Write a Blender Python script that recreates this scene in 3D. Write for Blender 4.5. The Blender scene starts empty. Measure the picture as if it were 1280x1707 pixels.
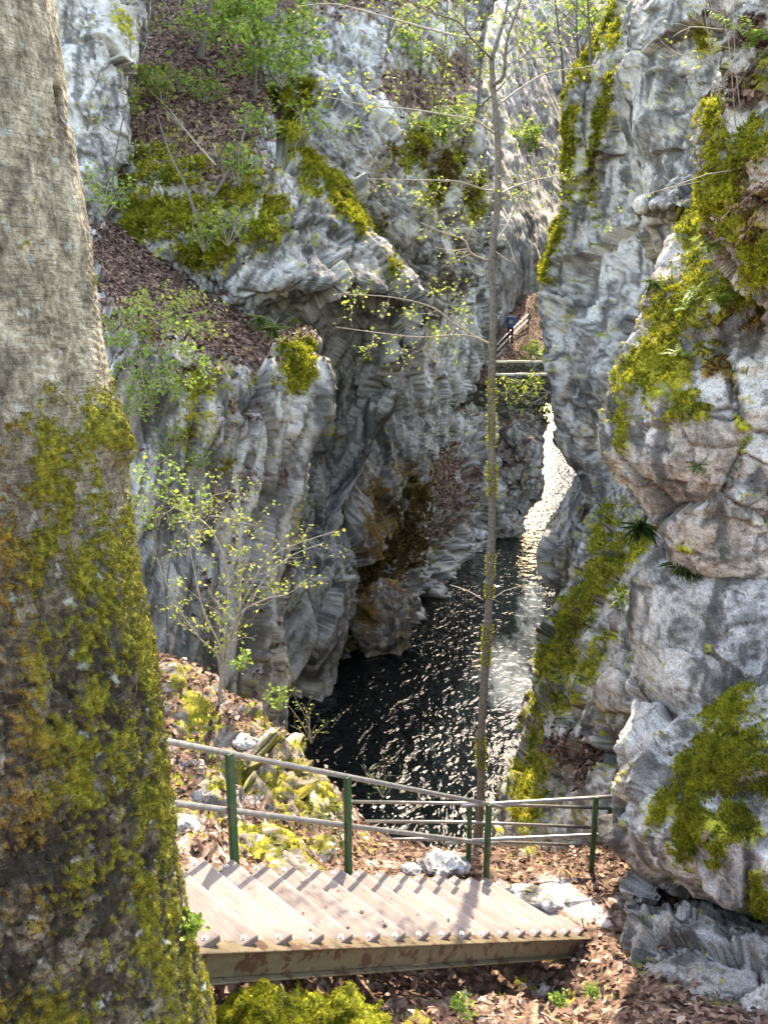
import bpy, bmesh, math, random
import numpy as np
from mathutils import Vector, Matrix

random.seed(7)
RNG = np.random.default_rng(11)
SC = bpy.context.scene
COL = SC.collection

# ---------------------------------------------------------------- camera, sky, sun, exposure
PITCH = math.radians(13.5)
FPX = 1340.0                      # focal length in pixels of a 1280 x 1707 frame
cam_d = bpy.data.cameras.new('camera')
cam = bpy.data.objects.new('camera', cam_d); COL.objects.link(cam)
cam_d.sensor_fit = 'VERTICAL'; cam_d.sensor_height = 36.0
cam_d.lens = 36.0 * FPX / 1707.0
cam_d.clip_start = 0.05; cam_d.clip_end = 2000
cam.location = (0, 0, 0); cam.rotation_euler = (math.radians(90) - PITCH, 0, 0)
SC.camera = cam

SUN_AZ, SUN_EL = math.radians(9), math.radians(47)      # azimuth from +Y towards +X
SUN_DIR = Vector((math.sin(SUN_AZ)*math.cos(SUN_EL), math.cos(SUN_AZ)*math.cos(SUN_EL), math.sin(SUN_EL)))
world = bpy.data.worlds.new('World'); SC.world = world; world.use_nodes = True
wn = world.node_tree; wn.nodes.clear()
wo = wn.nodes.new('ShaderNodeOutputWorld'); wb = wn.nodes.new('ShaderNodeBackground')
sky = wn.nodes.new('ShaderNodeTexSky'); sky.sky_type = 'NISHITA'; sky.sun_disc = False
sky.sun_elevation = SUN_EL; sky.sun_rotation = SUN_AZ
sky.air_density = 1.0; sky.dust_density = 1.6; sky.ozone_density = 0.5
wb.inputs['Strength'].default_value = 0.15
wn.links.new(sky.outputs[0], wb.inputs[0]); wn.links.new(wb.outputs[0], wo.inputs[0])
sun_d = bpy.data.lights.new('sun', 'SUN'); sun_d.energy = 2.0; sun_d.angle = math.radians(0.5)
sun_d.color = (1.0, 0.95, 0.87)
sun = bpy.data.objects.new('sun', sun_d); COL.objects.link(sun)
sun.rotation_euler = SUN_DIR.to_track_quat('Z', 'Y').to_euler()
SC.view_settings.view_transform = 'Standard'; SC.view_settings.look = 'None'
SC.view_settings.gamma = 1.0; SC.view_settings.use_curve_mapping = False
SC.view_settings.exposure = 2.9
SC.view_settings.use_white_balance = True
SC.view_settings.white_balance_temperature = 8200
SC.cycles.max_bounces = 5; SC.cycles.diffuse_bounces = 2; SC.cycles.glossy_bounces = 3
SC.cycles.transmission_bounces = 3; SC.cycles.transparent_max_bounces = 6
SC.cycles.caustics_reflective = False; SC.cycles.caustics_refractive = False
SC.cycles.use_denoising = True
SC.cycles.use_adaptive_sampling = True; SC.cycles.adaptive_threshold = .012

CT, ST = math.cos(PITCH), math.sin(PITCH)
def P(px, py, Y):
    """world point at depth Y that the photograph shows at (px, py)"""
    dx = (px - 640.0) / FPX; dy = -(py - 853.5) / FPX
    s = Y / (CT + dy * ST)
    return np.array((dx * s, Y, (-ST + dy * CT) * s))
def V(px, py, Y): return Vector(P(px, py, Y))
def proj(p):
    p = np.asarray(p)
    x, y, z = p[..., 0], p[..., 1], p[..., 2]
    d = np.maximum(y * CT - z * ST, 1e-3); u = y * ST + z * CT
    return 640 + FPX * x / d, 853.5 - FPX * u / d

# ---------------------------------------------------------------- numpy noise
PERM = np.random.default_rng(3).permutation(256).astype(np.int64); PERM = np.concatenate([PERM, PERM, PERM])
_g = np.random.default_rng(4).normal(size=(256, 3)); GRAD = _g / np.linalg.norm(_g, axis=1)[:, None]
RND = np.random.default_rng(5).random((256, 8))
P32 = PERM.astype(np.int32); GX_, GY_, GZ_ = (np.ascontiguousarray(GRAD[:, k]).astype(np.float32) for k in range(3)); RT = [np.ascontiguousarray(RND[:, k]).astype(np.float32) for k in range(8)]
def _h(ix, iy, iz): return P32[P32[P32[ix & 255] + (iy & 255)] + (iz & 255)]
def perlin(p):
    p = np.asarray(p, dtype=np.float32); sh = p.shape[:-1]; p = p.reshape(-1, 3)
    X, Y, Z = (np.ascontiguousarray(p[:, k]) for k in range(3))
    i, j, k = (np.floor(q).astype(np.int32) for q in (X, Y, Z)); X = X-i; Y = Y-j; Z = Z-k
    u, v, w = (q*q*q*(q*(q*6-15)+10) for q in (X, Y, Z))
    A0 = P32[i & 255]; A1 = P32[(i+1) & 255]; jj = j & 255; j1 = (j+1) & 255; kk = k & 255; k1 = (k+1) & 255
    B = [[P32[A0+jj], P32[A0+j1]], [P32[A1+jj], P32[A1+j1]]]
    def g(a, b, c):
        h = P32[B[a][b] + (k1 if c else kk)]
        return GX_[h]*(X-a) + GY_[h]*(Y-b) + GZ_[h]*(Z-c)
    def lz(a, b):
        q = g(a, b, 0); return q + w*(g(a, b, 1)-q)
    def ly(a):
        q = lz(a, 0); return q + v*(lz(a, 1)-q)
    q = ly(0); q = q + u*(ly(1)-q)
    return (q*1.5).reshape(sh)
def fbm(p, o=4, lac=2.03, gain=0.5):
    p = np.asarray(p, dtype=np.float32); s = 0; a = 1.0
    for k in range(o):
        s = s + a * perlin(p + 17.3 * k); p = p * lac; a *= gain
    return s
def ridged(p, o=4):
    p = np.asarray(p, dtype=np.float32); s = 0; a = 1.0
    for k in range(o):
        s = s + a * (1 - 2*np.abs(perlin(p + 31.7*k))); p = p * 2.07; a *= 0.5
    return s
def facets(p, tilt=1.0):
    """blocky fracture: every voronoi cell is a tilted flat face. returns (height, edge distance, random)"""
    p = np.asarray(p, dtype=np.float32); sh = p.shape[:-1]; p = p.reshape(-1, 3)
    X, Y, Z = (np.ascontiguousarray(p[:, k]) for k in range(3))
    i, j, k = (np.floor(q-.5).astype(np.int32) for q in (X, Y, Z))
    best = np.full(len(X), 1e9, np.float32); second = best.copy(); hs = np.zeros(len(X), np.int32)
    for a in (0, 1):
        for b in (0, 1):
            for c in (0, 1):
                h = _h(i+a, j+b, k+c)
                d = (X-(i+a+.2+.6*RT[0][h]))**2 + (Y-(j+b+.2+.6*RT[1][h]))**2 + (Z-(k+c+.2+.6*RT[2][h]))**2
                m = d < best
                second = np.where(m, best, np.minimum(second, d)); hs = np.where(m, h, hs); best = np.where(m, d, best)
    hv = RT[3][hs]-.5
    best2 = np.full(len(X), 1e9, np.float32); hv2 = hv
    for a in (0, 1):
        for b in (0, 1):
            for c in (0, 1):
                h = _h(i+a, j+b, k+c); m = h == hs
                dx, dy, dz = X-(i+a+.2+.6*RT[0][h]), Y-(j+b+.2+.6*RT[1][h]), Z-(k+c+.2+.6*RT[2][h])
                d = dx*dx+dy*dy+dz*dz; m &= d < best2
                hv2 = np.where(m, hv + tilt*2*(dx*(RT[4][h]-.5) + dy*(RT[5][h]-.5) + dz*(RT[6][h]-.5)), hv2); best2 = np.where(m, d, best2)
    return hv2.reshape(sh), (np.sqrt(second) - np.sqrt(best)).reshape(sh), RT[7][hs].reshape(sh)
def smooth(a, b, x):
    t = np.clip((x - a) / (b - a), 0, 1); return t * t * (3 - 2 * t)

# ---------------------------------------------------------------- scene helpers
def mesh_obj(name, verts, faces, mat, parent=None, attrs=None, smooth_shade=True):
    me = bpy.data.meshes.new(name)
    verts = np.asarray(verts, dtype=np.float32)
    if isinstance(faces, np.ndarray):
        n, k = faces.shape
        me.vertices.add(len(verts)); me.vertices.foreach_set('co', verts.ravel())
        me.loops.add(n * k); me.loops.foreach_set('vertex_index', faces.astype(np.int32).ravel())
        me.polygons.add(n); me.polygons.foreach_set('loop_start', np.arange(0, n * k, k, dtype=np.int32))
        me.update(calc_edges=True)
    else:
        me.from_pydata([tuple(v) for v in verts], [], faces)
    if smooth_shade and len(me.polygons):
        me.polygons.foreach_set('use_smooth', np.ones(len(me.polygons), dtype=bool))
    for k, v in (attrs or {}).items():
        v = np.asarray(v, dtype=np.float32)
        if v.ndim == 2:
            at = me.attributes.new(k, 'FLOAT_COLOR', 'POINT'); at.data.foreach_set('color', np.c_[v, np.ones(len(v), np.float32)].ravel())
        else:
            at = me.attributes.new(k, 'FLOAT', 'POINT'); at.data.foreach_set('value', v)
    me.materials.append(mat); me.update()
    o = bpy.data.objects.new(name, me); COL.objects.link(o)
    if parent is not None: o.parent = parent
    return o
def tag(o, label=None, cat=None, group=None, kind=None):
    if label: o['label'] = label
    if cat: o['category'] = cat
    if group: o['group'] = group
    if kind: o['kind'] = kind
    return o
def empty(name, label, cat, loc=(0, 0, 0), group=None):
    o = bpy.data.objects.new(name, None); COL.objects.link(o); o.location = loc
    o.empty_display_size = 0.1
    return tag(o, label, cat, group)
def box_data(c, ax, ay, az):
    """box from centre and three half-axis vectors"""
    c, ax, ay, az = (np.asarray(q, dtype=float) for q in (c, ax, ay, az))
    v = [c + i*ax + j*ay + k*az for i in (-1, 1) for j in (-1, 1) for k in (-1, 1)]
    f = [(0,1,3,2),(4,6,7,5),(0,4,5,1),(2,3,7,6),(0,2,6,4),(1,5,7,3)]
    return v, f
def bevel_obj(o, w=0.004, seg=1):
    m = o.modifiers.new('bevel', 'BEVEL'); m.width = w; m.segments = seg; m.limit_method = 'ANGLE'; return o
def tube_data(pts, rads, n=8, cap=True):
    pts = [np.asarray(p, dtype=float) for p in pts]; V_, F_ = [], []
    up = np.array((0.31, 0.17, 0.93)); last = None
    for i, p in enumerate(pts):
        t = pts[min(i+1, len(pts)-1)] - pts[max(i-1, 0)]; t = t / (np.linalg.norm(t) + 1e-9)
        if last is None:
            a = np.cross(t, up); 
            if np.linalg.norm(a) < 1e-3: a = np.cross(t, (1, 0, 0))
        else: a = last - t * np.dot(last, t)
        a = a / (np.linalg.norm(a) + 1e-9); last = a; b = np.cross(t, a)
        for k in range(n):
            th = 2*math.pi*k/n; V_.append(p + rads[i]*(math.cos(th)*a + math.sin(th)*b))
    for i in range(len(pts)-1):
        for k in range(n):
            F_.append((i*n+k, i*n+(k+1) % n, (i+1)*n+(k+1) % n, (i+1)*n+k))
    if cap:
        F_.append(tuple(range(n-1, -1, -1))); F_.append(tuple(range((len(pts)-1)*n, len(pts)*n)))
    return V_, F_
class MB:
    def __init__(s): s.v = []; s.f = []
    def add(s, vf):
        v, f = vf; o = len(s.v); s.v.extend(v); s.f.extend([tuple(i + o for i in q) for q in f]); return s
    def tube(s, pts, rads, n=8):
        if np.isscalar(rads): rads = [rads]*len(pts)
        return s.add(tube_data(pts, rads, n))
    def box(s, c, ax, ay, az): return s.add(box_data(c, ax, ay, az))
    def build(s, name, mat, parent=None, sm=True):
        o = mesh_obj(name, s.v, s.f, mat, parent, smooth_shade=sm); return o
def curve_pts(pts, n=6):
    """catmull-rom through points"""
    pts = [np.asarray(p, dtype=float) for p in pts]; out = []
    for i in range(len(pts)-1):
        p0 = pts[max(i-1, 0)]; p1 = pts[i]; p2 = pts[i+1]; p3 = pts[min(i+2, len(pts)-1)]
        for k in range(n):
            t = k / n
            out.append(0.5*((2*p1) + (p2-p0)*t + (2*p0-5*p1+4*p2-p3)*t*t + (3*p1-p0-3*p2+p3)*t**3))
    out.append(pts[-1]); return out

# ---------------------------------------------------------------- materials
class NT:
    def __init__(s, name):
        s.m = bpy.data.materials.new(name); s.m.use_nodes = True; s.t = s.m.node_tree; s.t.nodes.clear()
        s.out = s.n('ShaderNodeOutputMaterial'); s.pos = s.n('ShaderNodeNewGeometry').outputs['Position']
    def n(s, t, **k):
        q = s.t.nodes.new(t)
        for a, b in k.items(): setattr(q, a, b)
        return q
    def l(s, a, b): s.t.links.new(a, b)
    def setin(s, node, name, v):
        i = node.inputs[name]
        if hasattr(v, 'is_output') or isinstance(v, bpy.types.NodeSocket): s.l(v, i)
        else: i.default_value = v
    def scale(s, vec, sc):
        q = s.n('ShaderNodeVectorMath', operation='MULTIPLY'); s.l(vec, q.inputs[0]); q.inputs[1].default_value = sc; return q.outputs[0]
    def noise(s, scale, detail=4, rough=.55, vec=None, dist=0.0):
        q = s.n('ShaderNodeTexNoise'); q.inputs['Scale'].default_value = scale; q.inputs['Detail'].default_value = detail
        q.inputs['Roughness'].default_value = rough; q.inputs['Distortion'].default_value = dist
        s.l(vec if vec is not None else s.pos, q.inputs['Vector']); return q.outputs[0]
    def vor(s, scale, feature='F1', vec=None, out=0, rand=1.0):
        q = s.n('ShaderNodeTexVoronoi', feature=feature); q.inputs['Scale'].default_value = scale
        q.inputs['Randomness'].default_value = rand
        s.l(vec if vec is not None else s.pos, q.inputs['Vector']); return q.outputs[out]
    def ramp(s, fac, stops):
        q = s.n('ShaderNodeValToRGB'); s.l(fac, q.inputs[0]); e = q.color_ramp.elements
        while len(e) < len(stops): e.new(0.5)
        for i, (p, c) in enumerate(stops):
            e[i].position = p; e[i].color = (c, c, c, 1) if np.isscalar(c) else (*c, 1)
        return q.outputs[0]
    def mix(s, fac, a, b, mode='MIX'):
        q = s.n('ShaderNodeMix', data_type='RGBA', blend_type=mode)
        for i, v in ((0, fac), (6, a), (7, b)):
            if isinstance(v, bpy.types.NodeSocket): s.l(v, q.inputs[i])
            else: q.inputs[i].default_value = v if i == 0 else (*v, 1)
        return q.outputs[2]
    def math(s, op, a, b=0.0, clamp=False):
        q = s.n('ShaderNodeMath', operation=op, use_clamp=clamp)
        for i, v in ((0, a), (1, b)):
            if isinstance(v, bpy.types.NodeSocket): s.l(v, q.inputs[i])
            else: q.inputs[i].default_value = v
        return q.outputs[0]
    def attr(s, name):
        q = s.n('ShaderNodeAttribute', attribute_name=name); return q.outputs['Fac']
    def bump(s, h, strength=.5, dist=.02, normal=None):
        q = s.n('ShaderNodeBump'); q.inputs['Strength'].default_value = strength; q.inputs['Distance'].default_value = dist
        s.l(h, q.inputs['Height'])
        if normal is not None: s.l(normal, q.inputs['Normal'])
        return q.outputs[0]
    def bsdf(s, color, rough=.8, normal=None, spec=.3, metal=0.0, **kw):
        q = s.n('ShaderNodeBsdfPrincipled')
        s.setin(q, 'Base Color', color if isinstance(color, bpy.types.NodeSocket) else (*color, 1))
        s.setin(q, 'Roughness', rough); s.setin(q, 'Metallic', metal); s.setin(q, 'Specular IOR Level', spec)
        if normal is not None: s.l(normal, q.inputs['Normal'])
        for k, v in kw.items(): s.setin(q, k, v)
        return q.outputs[0]
    def done(s, sh): s.l(sh, s.out.inputs[0]); return s.m

def rock_material():
    """albedo is baked per vertex (stone, moss and litter colours); fine grain and relief come from two noises"""
    t = NT('limestone')
    q = t.n('ShaderNodeAttribute', attribute_name='col'); c = q.outputs['Color']
    n3 = t.noise(7, 6, .72); n4 = t.noise(52, 4, .68)
    rg = t.n('ShaderNodeTexNoise', noise_type='RIDGED_MULTIFRACTAL'); rg.inputs['Scale'].default_value = 2.6; rg.inputs['Detail'].default_value = 5
    rg.inputs['Roughness'].default_value = .62; rg.inputs['Lacunarity'].default_value = 2.3; t.l(t.pos, rg.inputs['Vector']); rg = rg.outputs[0]
    g = t.math('MULTIPLY', t.ramp(n3, [(.25, .62), (.5, 1.0), (.75, 1.22)]), t.ramp(n4, [(.30, .38), (.48, 1.0), (.70, 1.45)]))
    cc = t.n('ShaderNodeVectorMath', operation='SCALE'); t.l(c, cc.inputs[0]); t.l(g, cc.inputs['Scale'])
    h = t.math('ADD', t.math('MULTIPLY', n3, .8), t.math('MULTIPLY', n4, .22)); h = t.math('SUBTRACT', h, t.math('MULTIPLY', rg, .30))
    ck = t.math('MULTIPLY', t.ramp(rg, [(.72, 0), (.86, 1)]), t.ramp(n3, [(.50, 0), (.62, .8)]))
    fc = t.mix(ck, cc.outputs[0], (.035, .033, .03))
    return t.done(t.bsdf(fc, .88, t.bump(h, 1.0, .035), .2))
ROCK = rock_material()

def water_material():
    t = NT('river_water')
    w = t.noise(.25, 2)
    rip = t.noise(1.5, 2, .5, vec=t.scale(t.pos, (1.35, .9, 1)), dist=1.2)
    rip2 = t.noise(4.2, 1, .5, vec=t.scale(t.pos, (1.3, .9, 1)), dist=.8)
    h = t.math('ADD', rip, t.math('MULTIPLY', rip2, .28))
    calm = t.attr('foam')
    h = t.math('MULTIPLY', h, t.math('SUBTRACT', 1.0, t.math('MULTIPLY', t.attr('calm'), .72)))
    nb = t.bump(h, 1.0, .11)
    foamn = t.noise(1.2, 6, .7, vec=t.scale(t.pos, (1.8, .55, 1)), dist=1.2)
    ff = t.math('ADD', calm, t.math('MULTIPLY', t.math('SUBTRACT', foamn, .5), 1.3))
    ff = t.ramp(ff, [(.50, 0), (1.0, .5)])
    col = t.mix(ff, (.003, .005, .006), (.17, .21, .25))  # sky sheen painted as pale blue-grey mixed into the dark water
    sh = t.bsdf(col, t.ramp(ff, [(0, .03), (1, .35)]), nb, .5, IOR=1.45)
    return t.done(sh)

def simple(name, c1, c2, scale=8, rough=.8, bump=.3, bdist=.01, c3=None, spec=.3, metal=0, vec=None):
    t = NT(name); v = t.scale(t.pos, vec) if vec else None
    n = t.noise(scale, 5, .62, vec=v)
    st = [(.3, c1), (.62, c2)] + ([(.8, c3)] if c3 else [])
    c = t.ramp(n, st)
    return t.done(t.bsdf(c, rough, t.bump(t.noise(scale*2.5, 4, .6, vec=v), bump, bdist), spec, metal))
def leaf_material(name, c1, c2, c3, scale=14, trans=.45, rough=.55):
    t = NT(name); n = t.noise(scale, 2, .5)
    c = t.ramp(n, [(.32, c1), (.5, c2), (.68, c3)])
    b = t.bsdf(c, rough, None, .3)
    tr = t.n('ShaderNodeBsdfTranslucent'); t.l(c, tr.inputs[0])
    m = t.n('ShaderNodeMixShader'); m.inputs[0].default_value = trans; t.l(b, m.inputs[1]); t.l(tr.outputs[0], m.inputs[2])
    return t.done(m.outputs[0])

LEAF_LITTER = leaf_material('dead_leaf', (.10, .055, .038), (.27, .165, .115), (.48, .335, .25), 23, .12, .7)
LEAF_SPRING = leaf_material('spring_leaf', (.16, .21, .03), (.30, .36, .06), (.42, .46, .11), 9)
LEAF_GREEN = leaf_material('green_leaf', (.06, .15, .03), (.13, .27, .05), (.22, .38, .09), 7)
LEAF_DARK = leaf_material('dark_leaf', (.02, .05, .012), (.05, .11, .025), (.10, .19, .05), 7)
MOSS_TUFT = leaf_material('moss_tuft', (.05, .05, .008), (.16, .155, .018), (.30, .28, .03), 6, .35, .9)
MOSS_RUST = leaf_material('brown_moss_tuft', (.035, .028, .008), (.10, .075, .02), (.19, .14, .035), 6, .3, .9)
BRANCH = simple('branch_bark', (.06, .052, .042), (.16, .14, .11), 30, .85, .5, .006, (.28, .25, .20))
PALE_TWIG = simple('pale_twig', (.20, .17, .13), (.38, .34, .28), 30, .85, .4, .004)

# ---------------------------------------------------------------- rock sheets
def cr_weights(n_ctrl, ts, tension=.5):
    W = np.zeros((len(ts), n_ctrl))
    for r, t in enumerate(ts):
        i = min(int(math.floor(t)), n_ctrl-2); u = t - i
        c = tension
        b = (-c*u+2*c*u*u-c*u**3, 1+(c-3)*u*u+(2-c)*u**3, c*u+(3-2*c)*u*u+(c-2)*u**3, -c*u*u+c*u**3)
        for k in range(4): W[r, min(max(i-1+k, 0), n_ctrl-1)] += b[k]
    return W
def blobs(px, py, lst):
    m = np.zeros(px.shape)
    for q in lst:
        x, y, rx, ry = q[:4]; s = q[4] if len(q) > 4 else 1.0; a = math.radians(q[5]) if len(q) > 5 else 0
        u = (px-x)*math.cos(a) + (py-y)*math.sin(a); v = -(px-x)*math.sin(a) + (py-y)*math.cos(a)
        m = np.maximum(m, s*np.clip(1.35 - np.sqrt((u/rx)**2 + (v/ry)**2), 0, 1))
    return m
def sheet_points(rows, sp=2.6, back='', bd=3.0, tension=.5):
    """loft a control grid of (px, py, Y) into world-space points; back: edges that turn away into the hill"""
    g = np.array([[P(*q) for q in r] for r in rows])
    if 'l' in back: e = g[:, :1] + np.concatenate([g[:, :1, :1]*bd/g[:, :1, 1:2] + .12*bd, np.full_like(g[:, :1, :1], bd), 0*g[:, :1, :1]], 2); g = np.concatenate([e, g], 1)
    if 'r' in back: e = g[:, -1:] + np.concatenate([g[:, -1:, :1]*bd/g[:, -1:, 1:2] - .12*bd, np.full_like(g[:, -1:, :1], bd), 0*g[:, -1:, :1]], 2); g = np.concatenate([g, e], 1)
    if 't' in back: e = g[:1] + np.array((0, bd, .12*bd)); g = np.concatenate([e, g], 0)
    if 'b' in back: e = g[-1:] + np.array((0, bd, 0)); g = np.concatenate([g, e], 0)
    px, py = proj(g); R, C = px.shape
    D = np.linalg.norm(g, axis=2)
    def samples(ax):
        out = []
        n = (R if ax == 0 else C) - 1
        for i in range(n):
            a, b = ((g[i], g[i+1]) if ax == 0 else (g[:, i], g[:, i+1]))
            da = (D[i] if ax == 0 else D[:, i])
            ln = np.linalg.norm(b-a, axis=1) * FPX / da
            pl = np.hypot(*((px[i+1]-px[i], py[i+1]-py[i]) if ax == 0 else (px[:, i+1]-px[:, i], py[:, i+1]-py[:, i])))
            L = np.mean(np.maximum(pl, .45*ln))
            k = max(2, int(L / sp)); out += [i + j/k for j in range(k)]
        return out + [n - 1e-6]
    Wr = cr_weights(R, samples(0), tension); Wc = cr_weights(C, samples(1), tension)
    return np.einsum('ai,ijk,bj->abk', Wr, g, Wc)
def grid_normals(p):
    du = np.gradient(p, axis=0); dv = np.gradient(p, axis=1)
    n = np.cross(dv, du); n /= (np.linalg.norm(n, axis=2)[..., None] + 1e-9)
    if (n * -p).sum(-1).mean() < 0: n = -n
    return n
def quads(R, C):
    i = np.arange(R*C).reshape(R, C)
    return np.stack([i[:-1, :-1], i[1:, :-1], i[1:, 1:], i[:-1, 1:]], -1).reshape(-1, 4)
SHEETS = {}
def blur(d, k=1):
    for _ in range(k):
        e = np.pad(d, ((1, 1), (1, 1)), 'edge')
        d = (e[1:-1, 1:-1]*4 + (e[:-2, 1:-1] + e[2:, 1:-1] + e[1:-1, :-2] + e[1:-1, 2:])*2 + e[:-2, :-2] + e[2:, 2:] + e[:-2, 2:] + e[2:, :-2]) / 16
    return d
def warp3(q, f, a): return q + a*np.stack([perlin(q*f), perlin(q*f+9.1), perlin(q*f+21.7)], -1)
def lerp3(a, b, t): return a*(1-t)[..., None] + np.asarray(b, float)*t[..., None]
def ramp3(x, stops):
    xs = [q[0] for q in stops]; return np.stack([np.interp(x, xs, [q[1][k] for q in stops]) for k in range(3)], -1)
GREY = [(-.7, (.11, .105, .097)), (-.35, (.235, .226, .211)), (0, (.40, .386, .360)), (.35, (.515, .498, .466)), (.8, (.64, .622, .585))]
WARM = [(-.7, (.17, .135, .11)), (-.35, (.30, .25, .21)), (0, (.44, .39, .345)), (.35, (.53, .485, .445)), (.8, (.63, .595, .56))]
MOSSC = [(-.7, (.030, .033, .006)), (-.2, (.100, .106, .011)), (.2, (.21, .213, .018)), (.7, (.36, .345, .035))]
RUSTC = [(-.7, (.022, .014, .006)), (-.1, (.11, .062, .018)), (.6, (.25, .15, .043))]
LITC = [(-.7, (.035, .022, .016)), (-.1, (.115, .07, .05)), (.3, (.20, .125, .09)), (.8, (.36, .25, .19))]
def surface_colour(q, n, r1, r2, crack, px, py, m, ru, li, warm, pale, dark, flute_q, aq=None):
    aq = q if aq is None else aq
    f1 = fbm(q*.7, 3); f2 = fbm(aq*2.6+50, 4); f3 = fbm(q*13+80, 3)
    st = fbm((flute_q if flute_q is not None else q*np.array((2.2, 2.2, .4)))*1.4 + 70, 4)
    v = .40*f1 + .50*f2 + .60*f3 + .50*(r1-.5) + .75*(r2-.5)
    c = lerp3(ramp3(v, GREY), np.zeros(3), 0*v); w = np.clip(warm + .55*smooth(.15, .6, fbm(q*.45+130, 2)), 0, 1)
    c = c*(1-w)[..., None] + ramp3(v, WARM)*w[..., None]
    c = lerp3(c, (.62, .61, .59), np.clip(pale*(.65+.6*f2+.4*f3), 0, 1)*.85)
    c = lerp3(c, (.060, .058, .056), .80*smooth(.16, .42, st + .30*f3))              # water stains
    if flute_q is not None:
        c = lerp3(c, (.055, .053, .05), .62*smooth(.30, .52, fbm(flute_q*5.5 + 33, 3) + .15*f3)); c = lerp3(c, (.60, .585, .555), .35*smooth(.25, .5, fbm(flute_q*3.5 + 91, 3)))
    c = lerp3(c, (.055, .056, .05), .7*smooth(.40, .52, fbm(aq*3.4+170, 4) + .1*f3))          # black lichen
    c = lerp3(c, (.66, .655, .63), .45*smooth(.38, .5, fbm(aq*4.6+210, 3)))            # white lichen
    c = lerp3(c, (.06, .055, .045), .70*crack)                                         # soil and crevice shade painted into the joints
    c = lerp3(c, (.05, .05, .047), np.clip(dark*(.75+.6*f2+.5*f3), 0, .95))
    lm = smooth(.40, .55, li + .30*f2 + .22*f3)
    c = lm[..., None]*ramp3(f3*1.1+.35*f2, LITC) + (1-lm)[..., None]*c
    mm = smooth(.42, .66, m + .50*f2 + .55*f3)
    mc = ramp3(.75*f3+.5*f2+.25*f1, MOSSC); rc = ramp3(.75*f3+.5*f2, RUSTC); mc = mc*(1-ru)[..., None] + rc*ru[..., None]
    return mm[..., None]*mc + (1-mm)[..., None]*c, mm, lm
def rock(name, rows, sp=2.8, back='', bd=3.0, big=(1.0, .25), mid=(.45, .10), small=(.12, .03), soft=.15, strata=None, flute=None,
         moss=None, mossup=0.0, rust=None, litter=None, litterup=0.0, warm=0.0, pale=0.0, dark=0.0, paleb=None, darkb=None,
         warmb=None, parent=None, tension=.5, seed=0, bulge=.03, amp=1.0, crisp=False, nblur=0):
    p = sheet_points(rows, sp, back, bd, tension); n = grid_normals(p); px, py = proj(p)
    q = p + seed * 7.31
    li0 = blobs(px, py, litter) if litter else np.zeros(px.shape)
    calm = 1 - .8*smooth(.3, .8, li0*smooth(.1, .5, n[..., 2]))
    fq = None; aq = q
    if flute:
        ax = np.array(flute[0], float); ax /= np.linalg.norm(ax)
        aq = q - (q @ ax)[..., None]*ax*.82; fq = (q - (q @ ax)[..., None]*ax*.88) / flute[1]
    if strata:
        sn = np.array(strata[0], float); sn /= np.linalg.norm(sn)
        aq = q*.75 + (q @ sn)[..., None]*sn*1.8
    wq = warp3(aq, .9, .35)
    d = soft * fbm(q * .55, 4)
    h1, e1, r1 = facets(wq / big[0]); h2, e2, r2 = facets(warp3(aq, 2.5, .1) / mid[0] + 5)
    h3, e3, r3 = facets(warp3(aq, 7, .04) / (small[0]*1.5) + 11)
    ck = np.exp(-(e1*big[0]/.03)**2)*(perlin(q*1.1+7) > -.1) + .7*np.exp(-(e2*mid[0]/.02)**2)*(perlin(q*1.7+3) > .05)
    ck = np.clip(ck, 0, 1)
    d = d + big[1]*h1 + mid[1]*h2 + small[1]*1.1*h3 + small[1]*.45*ridged(aq/small[0]*.9, 2) - .7*mid[1]*ck
    if strata:
        T, A = strata[1], strata[2]
        s = (q @ sn) / T + .8*perlin(q*.35) + .25*perlin(q*1.7)
        k = np.floor(s); fr = s - k
        gap = np.exp(-(np.minimum(fr, 1-fr)/.06)**2)*(perlin(q*.8+40) > -.15)
        d = d + A*((RND[(k.astype(int)*37) & 255, 0]-.5)*1.3 + (fr-.5)*.8) - A*.7*gap; ck = np.clip(ck + .8*gap, 0, 1)
    if flute:
        hf, ef, rf = facets(warp3(fq, 1.1, .22)); hg, eg, rg_ = facets(warp3(fq*2.3, 1.3, .2)+3)
        d = d + flute[2]*(1.5*hf + .7*hg + .25*ridged(fq*1.3, 2)) - flute[2]*.8*np.exp(-(ef/.05)**2); r2 = .5*r2 + .5*rf; ck = np.clip(ck + .6*np.exp(-(ef/.06)**2)*(perlin(q*1.3+5) > -.1), 0, 1)
    le = np.maximum(np.linalg.norm(np.gradient(p, axis=0), axis=2), np.linalg.norm(np.gradient(p, axis=1), axis=2)); e0 = np.linalg.norm(p, axis=2)*sp/FPX
    damp = np.clip(2.0*e0/(le+1e-6), .2, 1.0); dl = soft*fbm(q*.55, 4)*amp*calm
    d = d*amp*calm; d = dl + (d-dl)*damp; d = blur(d, nblur) if nblur else d
    p = p + n * d[..., None]
    n = grid_normals(p); px, py = proj(p)
    q2 = p + seed
    mo = blobs(px, py, moss) if moss else np.zeros(px.shape)
    nz = fbm(q2*1.6, 4)
    upz = n[..., 2]
    m = mo*(.66 + .35*nz + .30*upz) + mossup*smooth(.25, .8, upz + .3*nz)
    li = li0*(.80 + .25*nz + .45*(upz-.3)) + litterup*smooth(.45, .85, upz + .2*nz)
    m = m * (1 - .75*np.clip(li, 0, 1))
    ru = np.clip((blobs(px, py, rust) if rust else 0) + .35*smooth(.1, .6, nz) + 0*px, 0, 1)
    z = 0*px
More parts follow.
